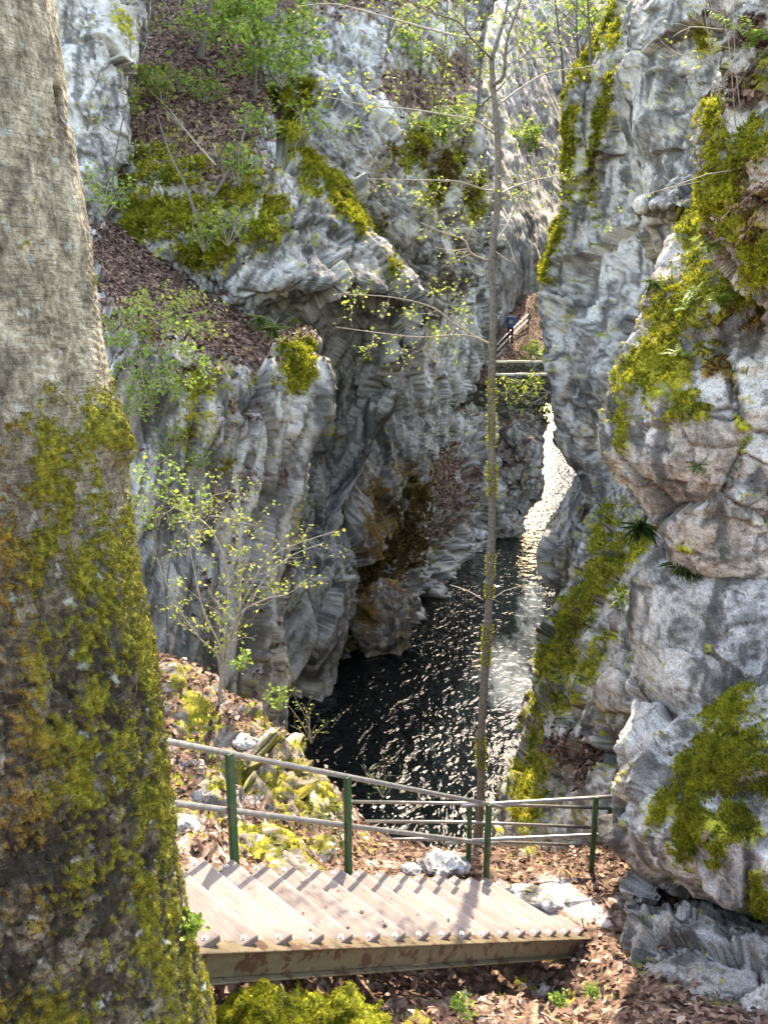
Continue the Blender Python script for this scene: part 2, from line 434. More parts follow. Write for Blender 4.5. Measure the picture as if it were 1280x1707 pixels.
    col, mm, lm = surface_colour(q2, n, r1, r2, ck, px, py, m, ru, li, np.clip(warm + z + (blobs(px, py, warmb) if warmb else 0), 0, 1),
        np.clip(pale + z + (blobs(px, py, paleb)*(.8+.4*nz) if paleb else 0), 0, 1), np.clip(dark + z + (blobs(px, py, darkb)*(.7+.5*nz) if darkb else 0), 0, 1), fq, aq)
    # thick moss stands proud of the stone
    p = p + n * (mm*bulge*(1 + .8*fbm(q2*6, 2)))[..., None]
    R, C = p.shape[:2]
    o = mesh_obj(name, p.reshape(-1, 3), quads(R, C), ROCK, parent, dict(col=col.reshape(-1, 3)))
    SHEETS[o.name] = dict(p=p.reshape(-1, 3), n=grid_normals(p).reshape(-1, 3), moss=mm.ravel(), mraw=m.ravel(), litter=lm.ravel(), rust=ru.ravel(), shape=(R, C), px=px.ravel(), py=py.ravel(), o=o)
    return o
def cliff(name, *a, **k): return tag(rock(name, *a, **k), kind='structure')

# river: one sheet of water along the gorge bed
WATER_Z = -10.0
wx = np.concatenate([np.linspace(-16, -4, 20), np.linspace(-3.9, 13, 60), np.linspace(13.2, 40, 40)]); wy = np.concatenate([np.linspace(6, 12.9, 12), np.linspace(13, 64, 140), np.linspace(64.5, 150, 60)])
WX, WY = np.meshgrid(wx, wy); wp = np.stack([WX, WY, np.full(WX.shape, WATER_Z)], -1)
wpx, wpy = proj(wp)
foam = blobs(wpx, wpy, [(850,1130,60,95,1.0,-25),(885,1030,34,110,.9),(890,1160,55,80,1.0),(880,1240,36,60,.4),(935,800,35,60,.5),(770,1130,45,40,.4)])  # patches where the sky's reflection is painted on as pale colour
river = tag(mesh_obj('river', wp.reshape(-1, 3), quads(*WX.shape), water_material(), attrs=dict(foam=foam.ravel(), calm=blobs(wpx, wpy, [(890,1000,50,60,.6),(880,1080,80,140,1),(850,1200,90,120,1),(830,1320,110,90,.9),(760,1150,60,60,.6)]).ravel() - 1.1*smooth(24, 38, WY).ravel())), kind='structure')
bed = mesh_obj('river_bed', [(-30, 4, -11.5), (45, 4, -11.5), (45, 140, -11.5), (-30, 140, -11.5)], [(0, 1, 2, 3)], simple('bed_mud', (.03, .03, .025), (.07, .065, .05), 3))
tag(bed, kind='structure')

# ---- right side of the gorge
cliff('right_cliff', [
    [(1100,-260,21),(1115,-260,18.5),(1110,-260,16.5),(1150,-260,15),(1230,-260,13.5),(1330,-260,12)],
    [(1050,-60,21),(1075,-60,18.5),(1075,-60,16.5),(1110,-60,14.8),(1210,-60,13.3),(1330,-60,12)],
    [(1017,60,20.5),(1039,50,18.5),(1050,40,16.6),(1095,50,14.6),(1200,60,13.2),(1330,60,12)],
    [(967,180,20.3),(1000,180,18.6),(1050,150,17),(1085,160,14.5),(1195,180,13.2),(1330,180,12)],
    [(959,260,20.2),(997,260,18.8),(1062,260,17.2),(1092,270,14.4),(1190,300,13.2),(1330,300,12)],
    [(953,350,20.2),(992,350,18.8),(1072,360,17.2),(1096,380,14.5),(1190,400,13.2),(1330,400,12)],
    [(908,435,20.2),(975,440,18.7),(1072,450,16.9),(1098,470,15.2),(1190,500,13.4),(1330,500,12)],
    [(902,550,20),(964,550,18.4),(1060,550,16.6),(1098,560,15.2),(1190,600,13.5),(1330,600,12)],
    [(932,650,19.6),(977,650,18),(1040,650,16.4),(1095,660,15),(1190,700,13.5),(1330,700,12)],
    [(930,740,19.4),(993,740,17.8),(1035,740,16.4),(1095,750,15),(1190,800,13.5),(1330,800,12)],
    [(968,800,19.2),(1007,800,17.8),(1035,810,16.4),(1095,830,15),(1190,900,13.5),(1330,900,12)],
    [(920,905,19.4),(965,900,18),(1010,900,16.6),(1080,920,15),(1190,1000,13.5),(1330,1000,12)],
    [(935,1005,19.4),(964,1000,18.2),(1010,1000,16.8),(1080,1020,15),(1190,1100,13.5),(1330,1100,12)],
    [(921,1120,19.2),(952,1120,18),(1000,1120,16.8),(1080,1140,15),(1190,1200,13.5),(1330,1200,12)],
    [(908,1300,19),(942,1300,18),(990,1300,16.8),(1080,1300,15),(1190,1350,13.5),(1330,1350,12)],
  ], back='l', bd=9, sp=3.0, big=(2.2, .42), mid=(.55, .11), small=(.15, .02), soft=.2,
  moss=[(960,90,26,100,1.2,20),(985,60,25,120,1.1,18),(950,215,22,60,1.2,10),(1000,200,16,110,1.1,12),(925,385,18,55,1.2,20),(912,440,18,35,1.2),(945,290,12,60,1),(1020,30,20,60,.9),(990,330,10,90,.8),(1170,60,20,40,.8)],
  warmb=[(1085,330,25,100,.7),(1000,860,90,60,.6),(1000,740,90,80,.35),(960,950,40,60,.7)], darkb=[(1015,140,30,60,.45),(1120,130,10,80,.7,-30),(1010,330,14,50,.5)], mossup=.25, seed=1)

cliff('mossy_ridge', [
    [(1020,840,16),(1060,835,14),(1120,835,12.5),(1220,835,11)],
    [(975,900,15.4),(1030,890,13.8),(1090,890,12.2),(1200,890,10.9)],
    [(955,970,15.2),(1015,965,13.5),(1080,970,12),(1190,970,10.8)],
    [(925,1050,14.8),(985,1060,13.2),(1060,1070,11.6),(1170,1080,10.4)],
    [(897,1130,14.2),(960,1140,12.6),(1040,1150,11),(1150,1160,10)],
    [(902,1190,13.9),(952,1200,12.4),(1030,1210,10.9),(1140,1220,9.9)],
    [(878,1265,13.5),(935,1270,12.1),(1020,1275,10.7),(1130,1280,9.7)],
    [(850,1345,13),(920,1350,11.6),(1000,1360,10.2),(1110,1370,9.4)],
    [(810,1480,12.6),(900,1470,11.0),(990,1470,9.8),(1100,1470,9.2)],
  ], back='l', bd=5, big=(.9, .26), mid=(.32, .10), small=(.1, .022), soft=.15,
  moss=[(960,1020,30,80,1.2,35),(930,1100,35,50,1.2),(1000,960,30,90,1.15,35),(1040,930,20,50,1.1,35),(985,1110,14,70,1.2,30),(915,1165,30,30,1.2),(900,1250,25,80,1),(880,1320,30,60,1.1),(1010,880,22,60,1,25),(1035,1000,12,30,1.1)],
  litter=[(975,1280,30,60,.9),(935,1240,25,40,.6)], warmb=[(1000,1100,60,160,.8),(960,1300,60,60,.6)], mossup=.35, seed=2)

# ---- near right: separate blocks of fallen limestone
def boulder(name, label, *a, **k): return tag(rock(name, *a, **k), label, 'boulder')
boulder('boulder', 'huge overhanging grey block with yellow-green moss on its sloping top, right', [
    [(1160,340,10.5),(1205,330,10),(1260,310,9.5),(1380,280,9)],
    [(1120,410,9.8),(1180,400,9.3),(1240,390,8.8),(1380,370,8.4)],
    [(1082,485,9.3),(1150,475,8.8),(1220,460,8.3),(1380,440,7.9)],
    [(1045,600,8.8),(1110,600,8.25),(1190,590,7.85),(1380,560,7.5)],
    [(1024,690,8.55),(1085,705,7.95),(1170,690,7.55),(1380,650,7.25)],
    [(1016,752,8.45),(1080,775,7.85),(1170,765,7.45),(1380,730,7.15)],
    [(1058,808,8.55),(1108,850,7.85),(1180,850,7.42),(1380,830,7.15)],
    [(1092,880,8.8),(1128,935,8.0),(1200,945,7.6),(1380,940,7.35)],
    [(1110,915,10.2),(1150,985,9.9),(1220,1000,9.7),(1380,1000,9.5)],
  ], sp=2.6, back='lt', bd=2.5, big=(1.0, .24), mid=(.34, .07), small=(.085, .013), soft=.06, tension=.08, crisp=True,
  moss=[(1060,640,45,80,1.2,20),(1120,520,45,70,1.25,20),(1100,600,50,60,1.2),(1140,690,45,35,1.2,-20),(1040,715,16,45,1.3),(1180,460,60,60,1.2),(1180,560,45,50,.9),(1245,520,50,60,.95),(1150,390,30,40,1.1),(1235,730,16,55,.8,10),(1200,610,30,30,.8)],
  rust=[(1240,560,60,60,.8),(1200,620,40,40,.7)], warmb=[(1150,840,140,110,.85),(1240,780,60,120,.7)], paleb=[(1080,690,60,60,.6),(1240,820,60,60,.5)], warm=.25, seed=3, bulge=.05)
boulder('boulder', 'flat grey limestone slab with dark spots leaning under the overhanging block', [
    [(1090,850,10),(1140,870,9.4),(1220,900,9),(1380,920,8.6)],
    [(1068,905,9.1),(1130,920,8.3),(1210,930,7.8),(1380,940,7.5)],
    [(1046,965,8.75),(1115,975,7.9),(1210,985,7.45),(1380,1000,7.1)],
    [(1045,1060,8.6),(1110,1080,7.7),(1210,1090,7.2),(1380,1040,6.95)],
    [(1062,1140,8.5),(1118,1160,7.6),(1200,1170,7.1),(1380,1090,6.85)],
    [(1100,1195,8.55),(1140,1220,7.65),(1195,1228,7.15),(1380,1120,6.9)],
    [(1112,1200,9.8),(1152,1238,9.2),(1205,1240,9),(1380,1140,8.8)],
  ], sp=2.6, back='l', bd=1.5, big=(1.6, .06), mid=(.5, .022), small=(.09, .009), soft=.03, tension=.08, crisp=True,
  moss=[(1062,915,16,45,1.1,40),(1040,990,10,25,1.2)], darkb=[(1240,1030,30,12,.9,-30),(1190,1135,12,10,.9),(1215,1150,10,8,.9),(1170,1105,9,8,.9),(1225,1120,12,10,.8),(1255,1060,10,40,.7)], warmb=[(1060,1000,30,120,.55)], seed=4)
boulder('boulder', 'massive pale boulder overhanging the path with a thick green moss patch', [
    [(1080,1120,8.9),(1150,1160,8.3),(1230,1110,7.5),(1380,1010,6.9)],
    [(1058,1190,8.2),(1130,1200,7.5),(1210,1170,6.9),(1380,1080,6.3)],
    [(1040,1250,7.65),(1110,1255,6.95),(1200,1230,6.5),(1380,1160,6.0)],
    [(1024,1315,7.3),(1095,1315,6.55),(1200,1300,6.1),(1380,1250,5.65)],
    [(1015,1372,7.1),(1080,1395,6.3),(1180,1400,5.8),(1380,1370,5.35)],
    [(1036,1412,7.15),(1100,1455,6.25),(1200,1490,5.72),(1380,1500,5.25)],
    [(1075,1450,7.3),(1135,1495,6.5),(1215,1535,6.0),(1380,1585,5.5)],
    [(1120,1470,8.4),(1170,1505,7.7),(1240,1545,7.2),(1380,1600,6.8)],
  ], sp=2.6, back='lt', bd=1.5, big=(.9, .20), mid=(.30, .06), small=(.075, .015), soft=.05, tension=.12, nblur=1,
  moss=[(1190,1280,75,60,1.3,-25),(1230,1230,60,90,1.2),(1150,1380,28,75,1.25,10),(1235,1370,40,45,1.15),(1265,1500,25,60,1.15),(1110,1340,18,60,1.2,25),(1270,1290,40,50,1.2),(1200,1420,25,40,1.0)],
  paleb=[(1180,1450,120,90,.75),(1090,1330,60,70,.3)], warmb=[(1160,1440,140,80,.6),(1060,1290,50,80,.4)], seed=5, bulge=.05)
boulder('boulder', 'dark lichen-spotted rock in the shade below the overhanging boulder', [
    [(1075,1475,7.4),(1150,1480,7.2),(1250,1510,6.8),(1380,1540,6.4)],
    [(1058,1520,6.5),(1140,1520,6.1),(1245,1555,5.7),(1380,1570,5.4)],
    [(1046,1570,6.2),(1130,1570,5.8),(1240,1595,5.4),(1380,1610,5.1)],
    [(1042,1650,5.9),(1130,1650,5.5),(1230,1660,5.1),(1380,1680,4.8)],
    [(1030,1740,5.6),(1120,1740,5.2),(1230,1740,4.8),(1380,1740,4.5)],
    [(1000,1850,5.3),(1120,1850,4.8),(1230,1850,4.4),(1380,1850,4.1)],
  ], sp=2.6, back='lt', bd=1.5, big=(.7, .16), mid=(.25, .07), small=(.07, .02), soft=.08, tension=.15, crisp=True,
  moss=[(1060,1640,18,60,.8),(1120,1700,60,30,.7)], darkb=[(1170,1620,150,120,.62)], warm=.6, seed=6)  # darkb: lichen and the overhang's shade, both painted into the colour
cliff('right_bank', [
        [(1190,-120,8.2),(1262,-120,7.5),(1350,-120,6.7)],
    [(1212,50,7.9),(1268,50,7.1),(1350,20,6.4)],
    [(1186,200,7.5),(1245,190,6.8),(1350,150,6.1)],
    [(1166,290,7.35),(1225,290,6.6),(1350,270,5.9)],
    [(1168,370,7.35),(1225,390,6.6),(1350,400,5.9)],
    [(1195,445,7.6),(1250,475,6.9),(1350,520,6.2)],
    [(1225,470,8.6),(1275,510,8.0),(1350,570,7.4)],
  ], sp=2.6, back='l', bd=1.0, big=(.8, .14), mid=(.3, .07), small=(.08, .02), soft=.16,
  moss=[(1215,300,50,60,1.3),(1190,230,30,60,1.2),(1260,250,40,60,1.1,30),(1230,380,60,50,1.25),(1270,430,40,60,1.25),(1265,130,40,40,1),(1180,330,20,60,1.2)],
  rust=[(1270,330,50,80,.8)], litter=[(1250,150,40,60,.8,30),(1270,60,30,40,.8),(1265,310,40,50,.7)], warm=.2, seed=7, bulge=.07)

# ---- left side
cliff('near_left_cliff', [
    [(60,300,20),(150,350,20),(230,405,20),(340,475,20.3),(430,535,20.3),(508,568,19.8)],
    [(60,390,17),(140,420,17),(220,470,16.5),(320,515,16.5),(420,560,17),(505,585,17.6)],
    [(60,480,14.5),(140,500,14),(215,545,13.7),(310,585,14),(410,615,14.9),(508,625,16)],
    [(60,560,13.2),(140,580,13),(215,600,12.9),(315,640,13.5),(415,665,14.5),(513,665,15.8)],
    [(60,680,12.8),(140,690,12.7),(225,710,12.7),(320,740,13.3),(420,755,14.3),(508,740,15.8)],
    [(60,810,12.5),(140,820,12.4),(225,830,12.4),(320,850,13.1),(420,860,14.2),(490,830,16)],
    [(60,960,12.2),(140,960,12.2),(235,960,12.3),(330,970,13),(415,970,14.2),(468,930,16)],
    [(60,1120,12),(140,1120,12),(240,1120,12.1),(340,1120,12.8),(420,1110,14),(462,1070,16)],
    [(60,1260,11.6),(140,1260,11.6),(240,1260,11.8),(340,1260,12.6),(420,1250,14),(462,1220,16)],
  ], back='r', bd=4, big=(1.5, .40), mid=(.5, .14), small=(.15, .02), soft=.2, flute=((.25, .2, 1), .65, .09),
  moss=[(500,590,30,70,1.7),(480,560,30,36,1.4),(330,640,60,40,.8),(440,640,60,30,.6),(280,540,80,40,.7),(400,780,70,30,.7),(360,720,25,60,.6),(300,700,50,60,.6),(450,760,30,30,.7)],
  litter=[(250,450,110,70,1.2,30),(400,555,110,45,1.35,20),(230,520,70,45,.8),(420,790,60,18,.9,-10),(360,830,70,20,.8,-15),(400,680,40,20,.6)],
  litterup=.5, darkb=[(300,1010,160,110,.5),(330,760,40,60,.4)], seed=8, paleb=[(480,700,30,60,.4),(370,700,40,60,.3)])
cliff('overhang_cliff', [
    [(320,230,27),(400,225,26),(470,226,25.4),(540,270,26),(602,335,27.5)],
    [(320,300,21.3),(400,310,21.3),(470,320,21.6),(548,345,22.8),(618,385,25.5)],
    [(320,410,20.4),(400,410,20.0),(480,410,20.3),(570,425,22),(655,450,24.6)],
    [(320,490,20.4),(410,495,19.7),(500,485,20),(605,485,22),(693,502,24)],
    [(350,560,21.2),(430,560,20.9),(515,548,22.6),(598,548,25.2),(684,545,24.2)],
    [(360,660,22.0),(440,660,22.0),(515,655,23.8),(580,665,26.0),(652,660,24.8)],
    [(370,780,21.8),(440,780,21.3),(505,780,22.8),(555,785,25.2),(603,785,24.7)],
    [(380,880,21.2),(440,880,20.5),(493,880,21.2),(530,885,23.4),(554,890,24)],
    [(380,960,20.7),(440,960,20.2),(497,950,20.2),(548,950,21),(578,950,22.6)],
    [(380,1050,20.2),(440,1050,19.9),(495,1050,19.9),(540,1045,20.4),(573,1035,21.8)],
    [(380,1120,20),(440,1120,19.7),(485,1115,19.8),(525,1100,20.4),(550,1085,21.6)],
    [(380,1230,19.6),(440,1230,19.4),(480,1210,19.5),(520,1190,20),(530,1170,21)],
  ], back='r', bd=5, big=(2.8, .45), mid=(.8, .085), small=(.2, .014), soft=.2, flute=((.55, .1, .83), .95, .13),
  moss=[(560,320,24,55,1.25,-25),(590,360,20,45,1.1,-30),(440,370,50,60,1.0),(400,260,70,60,.9),(470,230,70,40,1.0),(655,450,14,40,.8,-30),(350,400,60,50,.9),(520,280,30,60,1)],
  rust=[(560,320,40,60,.25)], litter=[(420,240,50,40,.9),(390,340,30,50,.7)], darkb=[(620,600,45,110,.42,22),(570,740,35,90,.42,20),(490,1000,60,60,.25),(520,600,14,80,.5)], paleb=[(440,470,80,50,.25),(560,600,50,80,.15)], seed=9, bulge=.1)  # darkb on the underside: brownish stain plus overhang shade put into the colour
cliff('upper_left_cliff', [
    [(120,-260,48),(250,-260,48),(360,-260,48),(480,-260,48)],
    [(150,-120,39),(260,-120,39),(360,-120,39),(460,-100,38)],
    [(180,0,32),(270,0,32),(350,0,32),(430,30,31)],
    [(190,120,26.8),(270,130,26.5),(350,140,26.5),(440,150,26)],
    [(175,205,22.9),(270,215,22.7),(350,215,22.7),(460,215,23)],
    [(165,290,21.1),(260,295,21),(350,300,21),(450,300,21)],
    [(120,380,20.4),(250,400,20),(340,410,20),(420,400,20.2)],
    [(100,470,20),(240,480,19.8),(340,510,19.9),(420,500,20.3)],
    [(80,620,20),(240,620,20),(340,620,20.2),(420,620,20.8)],
  ], big=(1.0, .16), mid=(.4, .14), small=(.14, .03), soft=.25,
  moss=[(300,260,110,80,.95),(280,360,120,60,.9),(390,300,60,70,.9),(210,290,40,60,.6),(340,420,60,40,1)],
  litter=[(310,120,130,150,1.35),(300,20,140,120,1.3),(380,190,70,60,1.2),(370,290,35,40,1.0),(250,200,60,50,1),(360,-80,200,100,1.2)], litterup=.55, paleb=[(200,300,50,60,.5),(300,330,60,60,.3)], seed=10, bulge=.08)
cliff('grey_left_cliff', [
    [(0,-300,24),(60,-300,23),(140,-300,22.3),(230,-300,23),(270,-300,25)],
    [(0,-120,23),(60,-120,22),(135,-120,21.3),(215,-120,22),(250,-120,24)],
    [(0,0,22),(60,0,21.5),(130,0,20.8),(207,10,21.3),(238,20,22.8)],
    [(0,90,21.6),(60,90,21.2),(130,90,20.4),(197,95,20.9),(230,95,22.4)],
    [(0,185,21),(60,185,20.7),(125,190,20),(180,200,20.3),(206,205,21.8)],
    [(0,275,20.6),(60,275,20.3),(115,280,19.7),(160,290,19.9),(192,285,21.3)],
    [(0,360,20),(60,360,19.8),(110,370,19.4),(150,370,19.7),(185,360,21)],
    [(0,470,19.5),(60,470,19.4),(110,470,19.2),(150,470,19.4),(185,440,20.6)],
  ], back='r', bd=4, big=(1.8, .35), mid=(.6, .08), small=(.16, .016), soft=.2,
  moss=[(210,45,26,40,1)], darkb=[(195,30,30,30,.6),(205,60,20,30,.6)], paleb=[(140,150,90,200,.7)], warmb=[(170,180,40,120,.3)], seed=11)
cliff('strata_cliff', [
    [(400,-200,44),(520,-200,44),(640,-190,46),(740,-150,50),(850,-110,56)],
    [(415,-60,36),(520,-60,36),(620,-60,37),(720,-50,40),(815,-30,45)],
    [(430,60,31),(520,40,32),(615,50,33),(700,80,35),(790,90,40)],
    [(445,125,28.6),(525,110,29.6),(620,125,31),(700,155,32.8),(795,190,37)],
    [(480,190,27.4),(560,190,28.2),(650,215,29.6),(730,255,31.6),(812,295,36)],
    [(540,275,26.9),(612,280,27.7),(690,305,29),(760,345,31.4),(815,375,36)],
    [(595,355,26.9),(660,370,27.6),(720,390,29),(768,410,31.4),(800,435,35)],
    [(630,430,27.2),(690,450,28),(730,455,29),(758,470,31),(778,485,34)],
    [(640,530,27.8),(690,535,28.6),(720,530,30),(742,520,32),(757,530,35)],
  ], back='r', bd=6, big=(1.9, .36), mid=(.6, .12), small=(.2, .025), soft=.25, strata=((.72, -.1, .69), .8, .36),
  moss=[(460,180,60,30,1.1,35),(700,240,40,70,.8,35),(740,290,30,90,.9,30),(620,400,20,60,.8,35),(500,150,50,40,.8),(620,300,40,120,.6,40),(790,330,25,60,.8),(720,120,60,40,.6),(660,480,30,30,1)],
  rust=[(740,290,50,90,.5),(620,330,60,120,.5),(660,480,30,30,.4)], litter=[(690,150,70,40,1.1,20),(560,-40,300,90,.8),(600,330,30,120,.5,40),(760,120,60,60,.8)], litterup=.25,
  paleb=[(700,370,50,70,.5),(590,80,60,60,.4),(560,120,50,50,.4)], warmb=[(700,200,120,120,.4),(600,300,60,120,.5)], seed=12, bulge=.1)
cliff('fluted_cliff', [
    [(590,420,31.5),(680,425,32),(740,418,34.5),(782,425,39),(828,390,46)],
    [(600,510,30.3),(680,515,30.6),(730,505,33),(778,515,38),(826,510,45)],
    [(580,610,29),(665,605,29.3),(720,605,31.5),(768,615,36.5),(806,608,42)],
    [(560,710,27.6),(640,700,28),(700,690,30),(742,675,33.5),(768,650,39)],
    [(548,810,26),(620,800,26.5),(670,780,28.5),(720,740,31.6),(748,705,36.5)],
    [(545,890,25.2),(600,880,25.5),(650,840,28),(700,790,31),(732,760,35)],
    [(545,970,24.6),(600,950,25),(650,900,27.5),(700,850,30.6),(728,820,34.4)],
  ], back='r', bd=6, big=(2.4, .45), mid=(.8, .11), small=(.2, .016), soft=.25, flute=((-.42, .3, .85), .95, .18),
  moss=[(720,530,20,60,.6),(650,860,50,80,1.1,-35),(620,900,40,60,1.0),(690,800,40,60,.9,-35)], rust=[(650,860,120,140,1.3)], paleb=[(780,500,40,80,.7),(650,690,60,120,.35),(590,830,40,80,.35)], darkb=[(770,640,20,60,.5)], warmb=[(700,560,40,60,.3),(610,870,40,60,.4)], seed=13)
cliff('river_rocks', [
    [(560,880,25.6),(620,850,27.6),(680,780,30.6),(718,725,33.5),(752,690,37),(800,690,40)],
    [(565,940,24.8),(625,905,26.6),(685,845,29.6),(730,780,32.6),(772,735,36),(815,730,39)],
    [(580,990,24.3),(645,945,26.2),(705,890,29.2),(748,840,32),(785,800,35),(828,780,38)],
    [(592,1040,23.4),(660,985,25.9),(715,945,28.9),(765,895,32.3),(800,862,35.2),(842,845,38)],
    [(585,1080,22.6),(664,1005,25.9),(722,968,28.9),(775,915,33),(812,878,36.5),(852,858,39.5)],
    [(580,1160,22.2),(668,1060,25.8),(728,1010,28.9),(785,950,33),(822,905,36.6),(860,880,39.6)],
  ], back='r', bd=3, big=(1.1, .5), mid=(.5, .28), small=(.16, .06), soft=.4, strata=((.6, -.3, .74), .9, .35),
  moss=[(600,970,60,80,1.4),(650,890,80,80,1.35),(690,830,40,80,1.2,-35),(720,790,30,50,.9),(590,1040,30,60,1.2)], rust=[(620,950,120,120,1),(690,840,80,90,1)],
  litter=[(740,800,34,70,1.0),(730,760,28,50,1.0),(770,820,26,50,.75),(725,870,40,34,.7)], litterup=.25, dark=.16, warm=.5, darkb=[(790,800,50,70,.4),(560,1060,60,60,.5)], seed=14)
cliff('far_cliff', [
    [(600,-150,110),(720,-140,112),(800,-120,122),(880,-105,150),(980,-100,190)],
    [(660,-70,92),(740,-70,92),(815,-70,102),(890,-70,132),(985,-70,172)],
    [(700,0,78),(770,0,77),(830,0,87),(900,0,116),(990,0,156)],
    [(720,110,66),(780,110,66),(838,110,75),(905,110,102),(992,110,138)],
    [(735,220,57.5),(788,220,57.5),(842,220,65),(905,220,88),(996,220,120)],
    [(745,310,52.5),(795,310,52.5),(846,310,58.5),(905,310,77),(1000,310,106)],
    [(755,400,49),(803,400,49),(850,400,52.5),(905,400,66),(1000,400,92)],
    [(765,480,48.2),(808,500,48.3),(850,495,51.5),(895,490,60),(1000,480,88)],
    [(770,560,48.2),(812,570,48),(846,565,50.8),(890,540,57),(1000,560,84)],
    [(770,660,48),(812,680,48),(845,660,50),(890,650,55),(1000,660,80)],
  ], sp=3.3, big=(9, .8), mid=(3, .08), small=(.6, .01), soft=.35, flute=((.1, .2, 1), 3.0, .10), amp=.8,
  moss=[(800,130,50,160,.5),(870,60,20,60,.7)], paleb=[(900,120,150,300,1.4),(860,380,90,140,1.0)], pale=.5, litter=[(885,235,22,30,.8)], warmb=[(930,80,40,100,.5)], seed=15)
cliff('far_right_cliff', [
    [(950,-60,200),(1010,-90,150),(1060,-120,60),(1180,-160,40)],
    [(950,60,180),(1000,30,130),(1050,0,58),(1160,0,38)],
    [(930,300,120),(1000,300,90),(1040,300,54),(1150,300,36)],
    [(930,600,110),(1000,600,84),(1040,600,50),(1150,600,34)],
    [(930,900,100),(960,900,76),(1040,900,48),(1150,900,32)],
  ], sp=7, big=(4, .5), mid=(1.4, .08), small=(.3, .02), soft=.5, litterup=.3, paleb=[(1000,100,100,300,.6)], seed=16)
cliff('left_hillside', [  # upper rows out of view, raised to block sun from the left cliffs
    [(-900,-1150,52),(-300,-1150,54),(100,-1150,54),(300,-1150,54),(560,-1150,56),(780,-1050,60)],
    [(-900,-600,50),(-300,-600,50),(100,-600,50),(300,-600,51),(540,-600,53),(760,-580,60)],
    [(-700,-300,46),(-250,-300,46),(100,-320,48),(300,-300,49),(520,-300,51),(735,-290,62)],
    [(-500,0,44),(-200,0,40),(100,0,42),(300,-60,46),(500,-60,48),(700,-60,62)],
    [(-500,300,26),(-200,300,24),(100,200,34),(300,60,40),(460,60,42),(720,110,60)],
    [(-500,600,17),(-200,600,18),(60,500,26),(300,300,34),(480,300,36),(720,300,54)],
    [(-500,1000,12),(-200,1000,13),(60,900,20),(300,700,30),(480,700,32),(700,700,45)],
    [(-500,1400,9),(-200,1400,10),(60,1300,16),(300,1100,26),(480,1100,28),(700,1000,40)],
  ], sp=17, soft=.6, big=(2, .4), mid=(.8, .2), small=(.3, .08), litter=[(300,-100,900,500,1)], litterup=.5, moss=[(300,0,500,300,.5)], seed=17)

# ---------------------------------------------------------------- ground of the near bank and landing (one sheet)
GP = [(0,0,-1.7),(-2.2,0,-1.4),(2.5,0,-2.6),(5,0,-3),(-5,0,-1),(-6,5,-1.2),(-7,9,-2.2),(-2.6,3,-2.8),(4.5,4,-4.6),
      tuple(P(150,1640,3.9)),tuple(P(350,1655,4.05)),tuple(P(520,1690,4.1)),tuple(P(700,1690,4.4)),tuple(P(850,1660,5.0)),tuple(P(1000,1690,5.25)),tuple(P(1000,1600,6.4)),
      tuple(P(1060,1540,7.0)),tuple(P(900,1480,7.5)),tuple(P(1000,1450,7.9)),tuple(P(880,1430,8.6)),tuple(P(1060,1430,8.6)),tuple(P(1000,1412,9.1)),
      tuple(P(700,1440,7.9)),tuple(P(600,1440,7.7)),tuple(P(640,1410,8.8)),tuple(P(760,1415,9.0)),tuple(P(860,1415,9.2)),
      tuple(P(300,1445,5.0)),tuple(P(420,1455,5.5)),tuple(P(520,1460,6.2)),tuple(P(620,1470,6.8)),tuple(P(750,1490,7.2)),
      tuple(P(300,1390,5.9)),tuple(P(400,1400,6.1)),tuple(P(500,1415,6.5)),tuple(P(300,1300,7.0)),tuple(P(360,1320,6.9)),tuple(P(430,1395,6.7)),
      tuple(P(290,1200,7.9)),tuple(P(400,1240,7.9)),tuple(P(480,1290,8.1)),tuple(P(545,1350,8.3)),
      tuple(P(250,1085,8.8)),tuple(P(340,1120,8.8)),tuple(P(430,1180,8.9)),tuple(P(500,1240,9.0)),tuple(P(560,1310,9.1)),
      (-3.2,10.6,-5.0),(-1.6,10.8,-7.5),(-.2,11,-9.5),(1.5,11,-10.2),(3.2,11.3,-10.2),(-5,12,-5),(5.5,8,-6.3),(5,10.5,-9),(6,5,-5),(0,13,-11.5),(-3,13,-9),(4,13,-11.5),
      (.4,6.0,-5.75),(1.2,5.4,-5.75),(-.3,4.6,-4.6)]
GA = np.array(GP)
_k = (GA[:, 1] > 6.3) & (GA[:, 1] < 9.25) & (GA[:, 2] < -3.3) & (np.abs(GA[:, 1]*10 % 1) > -1)
GA[_k] *= .945
def _rbf_fit(A, lam=.02):
    d = np.hypot(A[:, None, 0]-A[None, :, 0], A[:, None, 1]-A[None, :, 1]); n = len(A)
    M = np.zeros((n+3, n+3)); M[:n, :n] = d - lam*np.eye(n)*-1; M[:n, n:] = np.c_[np.ones(n), A[:, :2]]; M[n:, :n] = M[:n, n:].T
    return np.linalg.solve(M, np.r_[A[:, 2], 0, 0, 0])
_gw = _rbf_fit(GA)
def ground_z(x, y):
    x = np.asarray(x, float); y = np.asarray(y, float)
    d = np.sqrt((x[..., None]-GA[:, 0])**2 + (y[..., None]-GA[:, 1])**2 + .02)
    return d @ _gw[:len(GA)] + _gw[-3] + _gw[-2]*x + _gw[-1]*y
gx = np.concatenate([np.linspace(-9, -3.0, 24), np.linspace(-2.9, 4.3, 250), np.linspace(4.5, 9, 16)])
gy = np.concatenate([np.linspace(-4, 3.2, 24), np.linspace(3.3, 9.4, 250), np.linspace(9.5, 14, 40)])
GX, GY = np.meshgrid(gx, gy); GZ = ground_z(GX, GY)
gp = np.stack([GX, GY, GZ], -1); gn = grid_normals(gp); gn = np.where(gn[..., 2:] < 0, -gn, gn)
gpx, gpy = proj(gp)
bankm = blobs(gpx, gpy, [(430,1270,150,120,1),(330,1360,80,90,.8),(540,1380,40,60,.8)])
